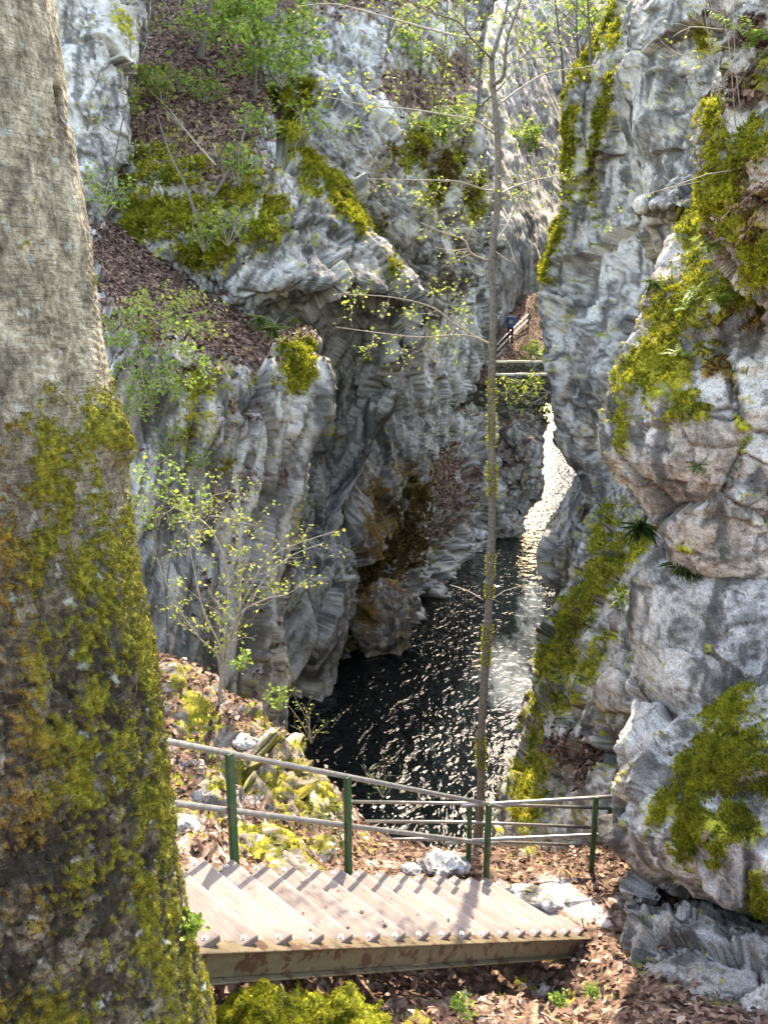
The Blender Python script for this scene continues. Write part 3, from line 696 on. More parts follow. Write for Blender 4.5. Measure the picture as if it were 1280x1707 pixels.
rough = .25 + 1.1*bankm + .9*smooth(8.9, 9.4, GY)
hh1, _, _ = facets(gp/.45); hh2, _, _ = facets(gp/.16)
gd = rough*(.16*fbm(gp*1.1, 4) + .14*hh1 + .05*hh2) + .035*fbm(gp*3, 3)
gp = gp + gn*gd[..., None]; gn = grid_normals(gp); gn = np.where(gn[..., 2:] < 0, -gn, gn); gpx, gpy = proj(gp)
gm = blobs(gpx, gpy, [(470,1420,45,90,1.15,-60),(430,1400,50,25,1.1,30),(520,1330,60,60,1.1),(460,1290,80,60,1),(350,1330,40,60,.8),(300,1330,30,60,.9),(330,1200,60,60,.9),(440,1220,60,50,.8),(545,1420,30,40,.9),(790,1530,1,1),
      (900,1650,22,12,1.1),(870,1640,16,10,1),(915,1600,14,8,.9),(560,1690,60,20,.9),(960,1660,40,12,.6),(690,1690,40,20,.7),(280,1130,40,40,.8),(500,1240,60,40,.8),(560,1290,40,40,.9),(880,1425,30,8,1),(610,1400,20,40,.6)])
gm = gm*(.62 + .5*fbm(gp*2.5, 3)) + .5*smooth(9.3, 10, GY)*(.6+.6*fbm(gp*1.2, 2))
gl = np.clip(1.0 - 1.1*smooth(.35, .6, gm) - .9*smooth(.75, .5, gn[..., 2]), 0, 1)
bare = blobs(gpx, gpy, [(960,1510,70,26,1.0,25),(930,1475,50,18,.9,20),(1040,1500,40,20,.6),(640,1440,50,12,.6),(300,1395,20,30,.9),(350,1340,20,12,.7)])
gl = gl*(1 - .85*bare)
gp = gp + gn*(.05*smooth(.4, .62, gm)*(1+fbm(gp*6, 2)))[..., None]
z0 = 0*GX; _, _, gr1 = facets(gp/.5); _, _, gr2 = facets(gp/.2)
gcol, gmm, glm = surface_colour(gp, gn, gr1, gr2, z0, gpx, gpy, gm, z0+.25, gl, np.clip(.75+bare, 0, 1), .35*bare, z0+.28*bankm, None)
ground = tag(mesh_obj('ground', gp.reshape(-1, 3), quads(*GX.shape), ROCK, attrs=dict(col=gcol.reshape(-1, 3))), kind='structure')
SHEETS['ground'] = dict(p=gp.reshape(-1, 3), n=gn.reshape(-1, 3), moss=gmm.ravel(), litter=glm.ravel(), rust=0*gm.ravel(), shape=GX.shape, px=gpx.ravel(), py=gpy.ravel(), o=ground)

# ---------------------------------------------------------------- free-standing rocks
def blob_rock(name, label, c, rad, seed=0, nu=90, nv=60, big=(.9, .3), mid=(.35, .12), moss=None, litterup=0.0, dark=0.0, warm=0.0, pale=0.0, rust=None, mossup=0.0, rot=0.0, cat='boulder', bulge=.03):
    th = np.linspace(0, 2*np.pi, nu); ph = np.linspace(.02, np.pi-.02, nv); TH, PH = np.meshgrid(th, ph)
    n = np.stack([np.sin(PH)*np.cos(TH), np.sin(PH)*np.sin(TH), np.cos(PH)], -1)
    v = n*np.asarray(rad); v = np.stack([v[..., 0]*math.cos(rot)-v[..., 1]*math.sin(rot), v[..., 0]*math.sin(rot)+v[..., 1]*math.cos(rot), v[..., 2]], -1)
    p = v + np.asarray(c); sc = float(np.mean(rad)); q = p + seed*5.7
    h1, e1, r1 = facets(warp3(q, 1.2/sc, .3*sc)/(big[0]*sc)); h2, e2, r2 = facets(warp3(q, 3/sc, .1*sc)/(mid[0]*sc))
    d = sc*(big[1]*h1 + mid[1]*h2 + .25*fbm(q*.9/sc, 4)); d[:, -1] = d[:, 0]
    nn = n/np.asarray(rad); nn /= np.linalg.norm(nn, axis=2)[..., None]
    p = p + nn*d[..., None]
    g = grid_normals(p); g = np.where((g*nn).sum(-1, keepdims=True) < 0, -g, g); px, py = proj(p)
    nz = fbm(p*1.6+seed, 4); z = 0*px
    m = (blobs(px, py, moss) if moss else 0)*(.66+.35*nz+.3*g[..., 2]) + mossup*smooth(-.1, .6, g[..., 2]+.4*nz)
    li = litterup*smooth(.35, .75, g[..., 2]+.25*nz); ru = np.clip(z + (blobs(px, py, rust) if rust else 0), 0, 1)
    col, mm, lm = surface_colour(p+seed, g, r1, r2, z, px, py, m, ru, li, z+warm, z+pale, z+dark, None)
    p = p + g*(mm*bulge*(1+.8*fbm(p*6, 2)))[..., None]
    o = mesh_obj(name, p.reshape(-1, 3), quads(nv, nu), ROCK, None, dict(col=col.reshape(-1, 3)))
    SHEETS[o.name] = dict(p=p.reshape(-1, 3), n=g.reshape(-1, 3), moss=mm.ravel(), litter=lm.ravel(), rust=ru.ravel(), shape=(nv, nu), px=px.ravel(), py=py.ravel(), o=o)
    return tag(o, label, cat)
blob_rock('boulder', 'pale angular boulder at the water below the overhanging left cliff', P(640,1040,23.6), (.95, .9, 1.15), 1, 130, 90, moss=[(600,1010,30,50,.8)], rust=[(610,1020,90,100,1.2)], dark=.38, warm=.7, litterup=.5, mossup=.35, rot=.5)
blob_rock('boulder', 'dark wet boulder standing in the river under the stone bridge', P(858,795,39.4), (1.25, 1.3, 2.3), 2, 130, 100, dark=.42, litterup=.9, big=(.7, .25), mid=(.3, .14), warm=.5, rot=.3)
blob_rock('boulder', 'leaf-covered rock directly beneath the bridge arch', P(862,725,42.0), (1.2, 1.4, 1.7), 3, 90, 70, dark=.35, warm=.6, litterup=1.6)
blob_rock('boulder', 'low dark rock at the waterline beside the thin tree trunk', P(838,875,37.2), (1.1, 1.0, .8), 4, 80, 50, dark=.5, litterup=.5)
blob_rock('rock', 'small pale rock catching light at the far waterline', P(795,893,34.2), (.42, .4, .26), 5, 40, 26, pale=.9, warm=.4, cat='rock')
blob_rock('rock', 'flat leaf-covered ledge stone left of the bridge', P(772,700,39.5), (1.0, 1.0, .55), 6, 70, 44, litterup=1.1, dark=.1, cat='rock')
blob_rock('boulder', 'bright moss-covered stone at the bottom edge below the staircase', P(545,1722,3.8), (.36, .2, .14), 7, 150, 90, big=(.8, .5), mid=(.3, .25), moss=[(560,1670,200,100,1.5)], mossup=1.0, bulge=.012, cat='boulder')
blob_rock('boulder', 'smaller mossy stone beside the foot of the big trunk', P(440,1705,3.5), (.22, .16, .10), 8, 110, 70, mossup=1.0, moss=[(430,1690,100,60,1.3)], bulge=.012)
blob_rock('rock', 'flat pale stone at the foot of the stairs', P(897,1495,6.75), (.26, .15, .05), 9, 60, 34, pale=.8, warm=.8, cat='rock', rot=-.35, mid=(.35,.05), big=(.9,.1))
blob_rock('rock', 'white split stone among leaves beside the big trunk', P(308,1392,5.7), (.13, .16, .13), 10, 50, 34, pale=1.0, cat='rock')
blob_rock('rock', 'grey stone on the leafy landing behind the green posts', P(735,1443,7.3), (.24, .16, .10), 11, 60, 36, pale=.5, warm=.5, cat='rock')
blob_rock('rock', 'small pale stone on the landing left of the double posts', P(683,1452,7.1), (.10, .09, .06), 12, 40, 24, pale=.8, warm=.5, cat='rock')
blob_rock('rock', 'small white stone on the mossy bank under the handrail', P(408,1238,7.3), (.12, .10, .05), 13, 40, 24, pale=1.0, cat='rock')

# ---------------------------------------------------------------- big leaning trunk in the left foreground
def trunk_left():
    rows = [(-260,-115,62),(-100,-100,82),(0,-92,95),(100,-85,108),(200,-80,120),(300,-76,134),(400,-70,148),(500,-62,160),(600,-55,175),(680,-50,190),(740,-46,205),(800,-42,207),(900,-36,216),(1000,-28,232),(1100,-18,250),(1200,-8,266),(1300,2,278),(1400,12,290),(1500,20,303),(1600,28,320),(1707,36,346),(1850,42,385)]
    YD = 2.55
    ys = np.linspace(-120, 1790, 460); cx = np.interp(ys, [r[0] for r in rows], [r[1] for r in rows]); ex = np.interp(ys, [r[0] for r in rows], [r[2]-10 for r in rows])
    ex = np.convolve(np.pad(ex, 12, 'edge'), np.ones(25)/25, 'valid'); cx = np.convolve(np.pad(cx, 12, 'edge'), np.ones(25)/25, 'valid')
    cen = np.array([P(x, y, YD) for x, y in zip(cx, ys)]); edge = np.array([P(x, y, YD) for x, y in zip(ex, ys)])
    rad = np.linalg.norm(edge-cen, axis=1)*.985
    th = np.concatenate([np.linspace(-1.75, .75, 220), np.linspace(.8, 2*np.pi-1.75, 30)]); nu = len(th); 
    n = np.stack([np.cos(th), np.sin(th), 0*th], -1)
    p = cen[:, None] + rad[:, None, None]*n[None]; n = np.broadcast_to(n[None], p.shape)
    ang = np.broadcast_to(th[None], p.shape[:2]); px, py = proj(p)
    q = p.copy(); qs = q*np.array((1, 1, .35))
    ud = np.stack([n[..., 0], n[..., 1], p[..., 2]], -1)      # seam-free bark coordinates
    bk = fbm(ud*np.array((6, 6, 9)), 4); h1, e1, r1 = facets(warp3(ud*np.array((10, 10, 13.)), 1.5, .3)); fine = fbm(ud*np.array((30, 30, 60)), 3)
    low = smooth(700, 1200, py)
    wr = np.sin((p[..., 2] + .10*ang*np.sign(1) + .025*perlin(ud*3))*240 + 3*perlin(ud*np.array((4, 4, 9))))
    wrm = smooth(.15, .5, blobs(px, py, [(130,560,110,130,1),(70,250,120,60,.7),(170,820,50,60,.7),(60,420,80,60,.5)])*(.8+.6*fbm(ud*4, 2)))
    d = .010*bk*.4 + (.002+.010*low)*h1 + .003*fine + .0022*wr*wrm + .018*fbm(ud*np.array((1.4, 1.4, .8)), 3)
    d = d - .012*low*np.exp(-(e1/.05)**2)
    d = d + .055*blobs(px, py, [(190,710,28,55,1.0)])*(p[..., 1] < YD) + .03*blobs(px, py, [(200,745,16,26,1)])
    wound = blobs(px, py, [(118,185,7,38,1,8),(95,165,5,30,.8,-10),(130,235,5,30,.8)])
    d = d - .05*smooth(.2, .9, wound)
    p = p + n*d[..., None]; px, py = proj(p)
    f2 = fbm(ud*np.array((4.5, 4.5, 6)), 4); f3 = fbm(ud*np.array((22, 22, 40))+9, 3)
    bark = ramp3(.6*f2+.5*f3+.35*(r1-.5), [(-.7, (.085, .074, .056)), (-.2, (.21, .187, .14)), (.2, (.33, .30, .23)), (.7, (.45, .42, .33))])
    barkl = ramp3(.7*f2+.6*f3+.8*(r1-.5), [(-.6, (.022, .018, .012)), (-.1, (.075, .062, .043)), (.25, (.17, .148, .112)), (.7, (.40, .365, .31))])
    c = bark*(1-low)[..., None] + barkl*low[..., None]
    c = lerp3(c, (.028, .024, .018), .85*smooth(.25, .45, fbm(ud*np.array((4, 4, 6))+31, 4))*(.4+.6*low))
    c = lerp3(c, (.36, .39, .35), .7*smooth(.56, .63, fbm(ud*np.array((8, 8, 17))+60, 3)))       # pale lichen
    c = lerp3(c, (.02, .015, .01), smooth(.2, .8, wound))
    mo = blobs(px, py, [(70,235,26,45,1.05,10),(150,455,16,40,.9),(40,400,40,50,.6),(190,700,42,75,1.4),(100,720,150,90,.85),(60,860,150,180,.95),(150,1000,110,200,1.0),(225,1100,45,200,1.3),(255,1350,40,300,1.15),(150,1200,120,150,.9),(110,1400,120,150,.7),(310,1600,50,160,1.2),(60,1690,120,50,1.1),(30,980,60,40,1.2),(200,880,30,120,.9)])
    edgeb = smooth(.0, .75, n[..., 0])*smooth(580, 760, py)
    m = mo*(.36+.75*f2+.35*f3) + .30*edgeb*(1+f2) + .06*smooth(620, 800, py)*(1+f2) + .30*f3 - .10
    ru = np.clip(blobs(px, py, [(60,820,260,300,1.6),(120,960,160,240,1.5),(30,1100,120,240,1.2),(150,650,160,90,1.3),(120,1300,140,260,.8)])*(.9+.8*f2) + .25 + .5*f3, 0, 1)*(1-.95*smooth(.45, .8, n[..., 0]))
    mm = smooth(.40, .56, m + .2*f3)
    mc = ramp3(.8*f3+.6*f2, MOSSC)*.65; rc = ramp3(.9*f3+.6*f2, RUSTC)*1.0
    c = (1-mm)[..., None]*c + mm[..., None]*(mc*(1-ru)[..., None]+rc*ru[..., None])
    p = p + n*(mm*.008*(1+fine))[..., None]
    root = empty('tree', 'massive leaning beech trunk with brown and green moss, left foreground', 'tree', tuple(cen[-1]))
    off = np.array(cen[-1])
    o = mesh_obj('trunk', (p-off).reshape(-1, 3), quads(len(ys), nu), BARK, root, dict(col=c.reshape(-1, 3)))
    SHEETS['trunk'] = dict(p=p.reshape(-1, 3), n=n.reshape(-1, 3), moss=mm.ravel(), litter=0*mm.ravel(), rust=ru.ravel(), shape=px.shape, px=px.ravel(), py=py.ravel(), o=root, off=off)
BARK = None
def bark_material():
    t = NT('beech_bark'); q = t.n('ShaderNodeAttribute', attribute_name='col'); c = q.outputs['Color']
    n3 = t.noise(38, 5, .7, vec=t.scale(t.pos, (1, 1, .8))); n4 = t.noise(170, 3, .65)
    g = t.math('MULTIPLY', t.ramp(n3, [(.28, .45), (.5, 1.0), (.72, 1.35)]), t.ramp(n4, [(.3, .6), (.5, 1.0), (.7, 1.3)]))
    cc = t.n('ShaderNodeVectorMath', operation='SCALE'); t.l(c, cc.inputs[0]); t.l(g, cc.inputs['Scale'])
    ln = t.noise(1.0, 4, .7, vec=t.scale(t.pos, (14, 14, 190))); sp = t.vor(120)
    lc = t.mix(t.ramp(ln, [(.36, .55), (.46, 0)]), cc.outputs[0], (.03, .025, .018)); lc = t.mix(t.ramp(ln, [(.60, 0), (.70, .35)]), lc, (.34, .31, .24))
    lc = t.mix(t.ramp(sp, [(.10, .5), (.2, 0)]), lc, (.025, .02, .015))
    h = t.math('ADD', t.math('ADD', n3, t.math('MULTIPLY', n4, .3)), t.math('MULTIPLY', ln, .5))
    return t.done(t.bsdf(lc, .88, t.bump(h, 1.0, .013), .2))
BARK = bark_material()
trunk_left()

# ---------------------------------------------------------------- staircase
def wood_material():
    t = NT('weathered_wood'); tc = t.n('ShaderNodeTexCoord').outputs['Object']; oi = t.n('ShaderNodeObjectInfo').outputs['Random']
    off = t.n('ShaderNodeVectorMath', operation='ADD'); t.l(tc, off.inputs[0])
    cmb = t.n('ShaderNodeCombineXYZ'); t.l(t.math('MULTIPLY', oi, 37.0), cmb.inputs[0]); t.l(t.math('MULTIPLY', oi, 11.0), cmb.inputs[1]); t.l(cmb.outputs[0], off.inputs[1])
    v = off.outputs[0]
    g = t.noise(9, 6, .65, vec=t.scale(v, (.7, 9, 9)), dist=.4); b = t.noise(3.0, 4, .6, vec=v); sp = t.noise(38, 3, .6, vec=v)
    c = t.ramp(g, [(.25, (.09, .066, .054)), (.42, (.21, .165, .143)), (.6, (.30, .247, .22)), (.8, (.36, .31, .28))])
    c = t.mix(t.ramp(b, [(.35, .45), (.6, 0)]), c, (.17, .145, .14))
    c = t.mix(t.ramp(sp, [(.66, 0), (.74, .7)]), c, (.12, .08, .06))
    c = t.mix(t.math('MULTIPLY', t.ramp(oi, [(0, 0), (1, .6)]), 1.0), c, (.12, .098, .092))
    sx = t.n('ShaderNodeSeparateXYZ'); t.l(tc, sx.inputs[0]); edge = t.math('ADD', sx.outputs[1], t.math('MULTIPLY', t.math('SUBTRACT', b, .5), .08))
    c = t.mix(t.ramp(t.math('ADD', edge, .5), [(.385, .75), (.425, 0)]), c, (.05, .037, .03))
    c = t.mix(t.ramp(t.math('ADD', edge, .5), [(.60, 0), (.64, .45)]), c, (.34, .30, .28))
    c = t.mix(t.ramp(t.math('MULTIPLY', t.math('ABSOLUTE', sx.outputs[0]), t.math('ADD', b, .5)), [(.36, 0), (.50, .6)]), c, (.085, .068, .06))
    return t.done(t.bsdf(c, .8, t.bump(g, .5, .006), .25))
WOOD = wood_material()
def paint_material(name, c1, c2, rustf=.62):
    t = NT(name); n = t.noise(7, 4, .6); m = t.noise(13, 5, .6); r = t.noise(9, 5, .68)
    c = t.mix(n, c1, c2); c = t.mix(t.ramp(m, [(.5, 0), (.7, .5)]), c, (.16, .14, .08))
    c = t.mix(t.ramp(r, [(rustf, 0), (rustf+.03, 1)]), c, (.055, .024, .014))
    return t.done(t.bsdf(c, .6, t.bump(m, .3, .004), .35))
STEEL = paint_material('stringer_paint', (.075, .058, .034), (.125, .095, .055), .53)
GREEN = paint_material('green_paint', (.016, .058, .020), (.03, .085, .032), .66)
PIPE = simple('galvanised_pipe', (.16, .155, .15), (.30, .29, .28), 22, .42, .2, .003, (.42, .41, .40), .5, .55)
BOLT = simple('galvanised_bolt', (.45, .44, .42), (.62, .60, .57), 40, .4, .1, .001, None, .5, .6)
S0 = np.array((-.611, 3.973, -3.5)); SAZ = math.radians(45.4); GO, RI, TL = .240, .1435, .905
RUN = np.array((math.sin(SAZ), math.cos(SAZ), 0)); TRD = np.array((-math.cos(SAZ), math.sin(SAZ), 0))   # downhill, near-to-far
SLOPE = RUN*GO + np.array((0, 0, -RI)); SL = SLOPE/np.linalg.norm(SLOPE); SUP = np.cross(TRD, SL); SUP = SUP if SUP[2] > 0 else -SUP
def stair(k, across=0.0, up=0.0): return S0 + SLOPE*k + TRD*across + np.array((0, 0, up))
stairs = empty('staircase', 'weathered wooden steps bolted on rusty steel stringers descending to the right', 'staircase', tuple(stair(15, .45)))
def stair_child(o): o.parent = stairs; o.matrix_parent_inverse = Matrix.Translation(stairs.location).inverted(); return o
bm = bmesh.new(); bmesh.ops.create_cube(bm, size=1)
for v_ in bm.verts: v_.co = Vector((v_.co.x*(TL+.075), v_.co.y*.275, v_.co.z*.045))
bmesh.ops.bevel(bm, geom=[e for e in bm.edges], offset=.005, segments=1, affect='EDGES')
tread_me = bpy.data.meshes.new('tread'); bm.to_mesh(tread_me); bm.free(); tread_me.materials.append(WOOD)
bm = bmesh.new(); bmesh.ops.create_cone(bm, cap_ends=True, segments=6, radius1=.011, radius2=.010, depth=.014, matrix=Matrix.Translation((0, 0, .007)))
bmesh.ops.create_cone(bm, cap_ends=True, segments=10, radius1=.018, radius2=.018, depth=.004, matrix=Matrix.Translation((0, 0, .001)))
bolt_me = bpy.data.meshes.new('bolt'); bm.to_mesh(bolt_me); bm.free(); bolt_me.materials.append(BOLT)
rot = Matrix(((TRD[0], RUN[0], 0), (TRD[1], RUN[1], 0), (0, 0, 1))).to_4x4()
for k in range(-8, 15):
    t = bpy.data.objects.new('tread', tread_me); COL.objects.link(t); t.parent = stairs
    c = Vector(stair(k, TL/2, -.022)) - Vector(RUN)*.065 - stairs.location
    jit = Matrix.Rotation(random.uniform(-.006, .006), 4, 'Z')
    t.matrix_local = Matrix.Translation(c + Vector((0, 0, random.uniform(-.004, .004)))) @ rot @ jit
    for e in (-1, 1):
        b_ = bpy.data.objects.new('bolt', bolt_me); COL.objects.link(b_); b_.parent = t; b_.location = (e*(TL/2), .065, .0225)
def channel(name, across, inner, k0, k1):
    """steel U channel under the tread ends, open side outwards"""
    mb = MB(); a, b = stair(k0, across, -.028), stair(k1, across, -.028); c = (a+b)/2; hl = (b-a)/2; s_ = inner
    H = .165
    mb.box(c - SUP*.005 - TRD*s_*.005, hl, TRD*.060, SUP*.005)                  # top flange
    mb.box(c - SUP*(H/2) - TRD*s_*.028, hl, TRD*.005, SUP*(H/2-.0105))          # web
    mb.box(c - SUP*H - TRD*s_*.048, hl, TRD*.026, SUP*.006)                     # bottom flange
    o = mb.build(name, STEEL, None, sm=False); bevel_obj(o, .003); return stair_child(o)
channel('stringer', -.03, 1, -9, 15.0); channel('stringer', TL+.03, -1, -9, 14.2)
for k in range(-8, 15):                                                          # cleats carrying each step
    mb = MB(); mb.box(stair(k, .06, -.056) - RUN*.05, RUN*.07, TRD*.02, np.array((0, 0, .009)))
    stair_child(mb.build('cleat', STEEL, None, sm=False))
# handrail along the far side of the stairs
rail1 = empty('handrail', 'handrail of grey pipes and green posts along the wooden stairs', 'handrail', tuple(stair(5.6, TL+.06)))
def under(o, par): o.parent = par; o.matrix_parent_inverse = Matrix.Translation(par.location).inverted(); return o
def post(par, base, h, w=.05, d=.012, mat=None, ax=RUN, ay=TRD):
    mb = MB(); c = np.asarray(base) + np.array((0, 0, h/2))
    mb.box(c, ax*w/2, ay*d/2, np.array((0, 0, h/2))); mb.box(c - ax*(w/2-d/2) + ay*w*.45, ax*d/2, ay*(w/2-d/2-.001)*.9, np.array((0, 0, h/2-.002)))
    o = mb.build('post', mat or GREEN, None, sm=False); bevel_obj(o, .002); return under(o, par)
def pipe(par, pts, r=.021, mat=None, name='rail'):
    mb = MB(); mb.tube(pts, r, 12); return under(mb.build(name, mat or PIPE), par)
RH = .87
for k in (-3.4, 1.46, 5.9, 13.55): post(rail1, stair(k, TL+.055, -.16), RH+.14)
off_ = TRD*(TL+.095)
for up in (RH-.03, RH-.47):
    pipe(rail1, [stair(-6, 0, up)+off_, stair(-3.4, 0, up)+off_, stair(1.46, 0, up)+off_, stair(5.9, 0, up)+off_, stair(13.55, 0, up)+off_, stair(14.6, 0, up-.01)+off_ if up > .6 else stair(14.4, 0, up+.02)+off_])
# landing railing (two rails) and the lower railing (three rails)
def railing(name, label, px_posts, Y, rails, ext, tops, w=.05):
    base0 = P(px_posts[0][0], px_posts[0][2], Y[0]); r_ = empty(name, label, 'railing', tuple(base0)); ax = np.array((1., 0, 0)); ay = np.array((0, 1., 0))
    for (x, yt, yb), y_ in zip(px_posts, Y):
        b_ = P(x, yb, y_); t_ = P(x, yt, y_); post(r_, b_ - np.array((0, 0, .1)), t_[2]-b_[2]+.1, w, .014, ax=ax, ay=ay)
    for pts in rails: pipe(r_, [P(*q)+np.array((0, .03, 0)) for q in pts], .02)
    return r_
railing('railing', 'short two-rail green-post railing across the leafy landing', [(780,1346,1462),(986,1329,1448)], (7.35, 7.55), [[(770,1347,7.33),(815,1343,7.37),(986,1333,7.55),(1045,1329,7.62)],[(745,1409,7.32),(780,1404,7.35),(986,1395,7.55),(1045,1391,7.62)]], 0, 0)
railing('railing', 'lower three-rail railing above the river behind the landing', [(566,1337,1420),(1012,1347,1425)], (8.9, 8.7), [[(560,1338,8.9),(780,1342,8.8),(1020,1350,8.7)],[(562,1371,8.9),(780,1373,8.8),(1020,1383,8.7)],[(566,1404,8.9),(700,1401,8.8),(980,1412,8.7)]], 0, 0)

# ---------------------------------------------------------------- leaves, tufts and twigs
def ortho(n):
    a = np.where(np.abs(n[:, 2:3]) < .9, np.array((0, 0, 1.)), np.array((1., 0, 0))); u = np.cross(n, a); u /= np.linalg.norm(u, axis=1)[:, None] + 1e-9
    return u, np.cross(n, u)
def unit(v): return v/(np.linalg.norm(v, axis=-1, keepdims=True) + 1e-9)
def leaf_mesh(name, c, n, d, L, mat, parent=None, ratio=.55, fold=.18, curl=.1, off=None, rnd=None):
    """many small folded leaves: c centre-base, n face normal, d length direction"""
    N = len(c); n = unit(n); d = unit(d - (d*n).sum(1)[:, None]*n); s = np.cross(n, d); L = np.broadcast_to(np.asarray(L, float), (N,))[:, None]
    cu = curl*RNG.normal(1, .6, (N, 1)); fo = fold*RNG.normal(1, .5, (N, 1)); W = ratio*.5
    b = c; t = c + d*L - n*L*cu
    l1 = c + d*L*.35 - s*L*W + n*L*fo; l2 = c + d*L*.72 - s*L*W*.72 + n*L*(fo*.6-cu*.5)
    r1 = c + d*L*.35 + s*L*W + n*L*fo; r2 = c + d*L*.72 + s*L*W*.72 + n*L*(fo*.6-cu*.5)
    v = np.stack([b, l1, l2, t, r2, r1], 1).reshape(-1, 3); i = np.arange(N)[:, None]*6
    f = np.concatenate([i + np.array((0, 3, 2, 1)), i + np.array((0, 5, 4, 3))], 0)
    if off is not None: v = v - off
    r = RNG.random(N) if rnd is None else rnd
    return mesh_obj(name, v, f, mat, parent, dict(rnd=np.repeat(r, 6)), smooth_shade=False)
def leafy(name, stops, trans=.4, rough=.55):
    t = NT(name); c = t.ramp(t.attr('rnd'), stops); b = t.bsdf(c, rough, None, .3)
    tr = t.n('ShaderNodeBsdfTranslucent'); t.l(c, tr.inputs[0]); m = t.n('ShaderNodeMixShader'); m.inputs[0].default_value = trans
    t.l(b, m.inputs[1]); t.l(tr.outputs[0], m.inputs[2]); return t.done(m.outputs[0])
LITTER = leafy('fallen_leaf', [(0, (.035, .019, .014)), (.25, (.10, .052, .037)), (.55, (.19, .108, .077)), (.8, (.29, .185, .138)), (1, (.42, .32, .26))], .15, .7)
LITTER_D = leafy('damp_leaf', [(0, (.03, .018, .014)), (.4, (.095, .055, .042)), (.75, (.17, .10, .078)), (1, (.30, .20, .155))], .1, .7)  # darker brown leaf mix
SPRING = leafy('beech_leaf', [(0, (.14, .20, .03)), (.5, (.26, .33, .05)), (1, (.42, .45, .11))], .5)
FRESH = leafy('fresh_green_leaf', [(0, (.09, .17, .02)), (.5, (.19, .30, .045)), (1, (.33, .43, .09))], .45)
DEEP = leafy('deep_green_leaf', [(0, (.02, .05, .012)), (.5, (.05, .115, .025)), (1, (.11, .20, .05))], .35)
MOSS = leafy('moss_fibre', [(0, (.06, .066, .009)), (.4, (.21, .222, .02)), (.8, (.39, .385, .032)), (1, (.54, .51, .06))], .4, .95)
DIMMOSS = leafy('shade_moss_fibre', [(0, (.03, .03, .007)), (.5, (.11, .105, .014)), (1, (.27, .25, .03))], .4, .95)
BROWNMOSS = leafy('brown_moss_fibre', [(0, (.03, .021, .007)), (.5, (.115, .075, .02)), (1, (.25, .17, .045))], .3, .95)
GRASS = leafy('grass_blade', [(0, (.05, .11, .02)), (.5, (.12, .19, .045)), (1, (.30, .30, .14))], .4)
def cell_area(sh, p):
    g = p.reshape(*sh, 3); return np.linalg.norm(np.cross(np.gradient(g, axis=0), np.gradient(g, axis=1)), axis=2).ravel()
def sample(sname, wfun, n):
    S = SHEETS[sname]; w = cell_area(S['shape'], S['p'])*wfun(S); w = w*((S['px'] > -60) & (S['px'] < 1340) & (S['py'] > -60) & (S['py'] < 1770))
    fac = (S['n']*unit(-S['p'])).sum(1); w = w*(fac > -.25)
    if w.sum() <= 0: return None
    idx = RNG.choice(len(w), n, p=w/w.sum()); sp = np.sqrt(cell_area(S['shape'], S['p'])[idx])[:, None]
    nn = S['n'][idx]; u, v = ortho(nn); j = RNG.uniform(-.6, .6, (n, 2))
    return S['p'][idx] + sp*(u*j[:, :1] + v*j[:, 1:]), nn, idx, S
def tufts(sname, n, size, pname='moss', split=True, blades=3, w=None):
    r = sample(sname, w or (lambda S: (S['moss'] > .35)*1.0 if 'mraw' not in S else np.clip((S['mraw']-.22)/.55, 0, 1)**1.6*(.25+.75*S['moss'])), n)
    if r is None: return
    p, nn, idx, S = r
    for mat, mask, nm in ((DIMMOSS if sname == 'trunk' else MOSS, S['rust'][idx] < .5, pname), (BROWNMOSS, S['rust'][idx] >= .5, 'brown_' + pname)):
        k = int(mask.sum())
        if k < 50: continue
        pp = np.repeat(p[mask], blades, 0); n2 = np.repeat(nn[mask], blades, 0)
        d = unit(n2*.8 + RNG.normal(0, .75, n2.shape) + np.array((0, 0, .15))); L = size*RNG.uniform(.5, 1.5, len(pp))[:, None]
        s_ = unit(np.cross(d, RNG.normal(size=d.shape)))*L*.22
        v = np.stack([pp - s_ - n2*.003, pp + s_ - n2*.003, pp + d*L], 1).reshape(-1, 3) - S.get('off', 0)
        base = .48 + .45*fbm(pp*2.2, 3) + .25*fbm(pp*11, 2); rr = np.clip(base + RNG.normal(0, .16, len(pp)), 0, 1)
        o = mesh_obj(nm, v, np.arange(len(v)).reshape(-1, 3), mat, S['o'], dict(rnd=np.repeat(rr, 3)), smooth_shade=False); o['kind'] = 'stuff'
def litter(name, sname, n, L, mat, w=None, label=None, lift=.012):
    r = sample(sname, w or (lambda S: (S['litter'] > .5)*(S['n'][:, 2] > .15)), n)
    p, nn, idx, S = r
    nrm = unit(nn*1.0 + RNG.normal(0, .38, nn.shape)); d = RNG.normal(size=nn.shape)
    o = leaf_mesh(name, p + nn*RNG.uniform(0, lift*2, (n, 1)), nrm, d, L*RNG.uniform(.6, 1.35, n), mat, None, .58, .12, .14)
    return tag(o, label, 'leaf litter', kind='stuff')
litter('leaf_litter', 'ground', 24000, .072, LITTER, label='dry brown beech leaves covering the landing and the bank beside the stairs')
litter('leaf_litter', 'near_left_cliff', 11000, .11, LITTER_D, label='brown leaves on the sloping ledge of the near left cliff')
litter('leaf_litter', 'upper_left_cliff', 11000, .15, LITTER_D, label='reddish brown leaves on the steep slope at upper left')
litter('leaf_litter', 'river_rocks', 3200, .13, LITTER_D, label='brown leaves caught on the ledges above the river')
litter('leaf_litter', 'mossy_ridge', 1800, .085, LITTER_D, label='brown leaves lodged on the mossy ridge right of the river')
litter('leaf_litter', 'right_bank', 1200, .065, LITTER_D, label='brown leaves on the mossy bank at upper right')
litter('leaf_litter', 'strata_cliff', 3500, .17, LITTER_D, label='brown leaves on the shelves of the layered cliff')
BN = [k for k in SHEETS if k.startswith('boulder')]
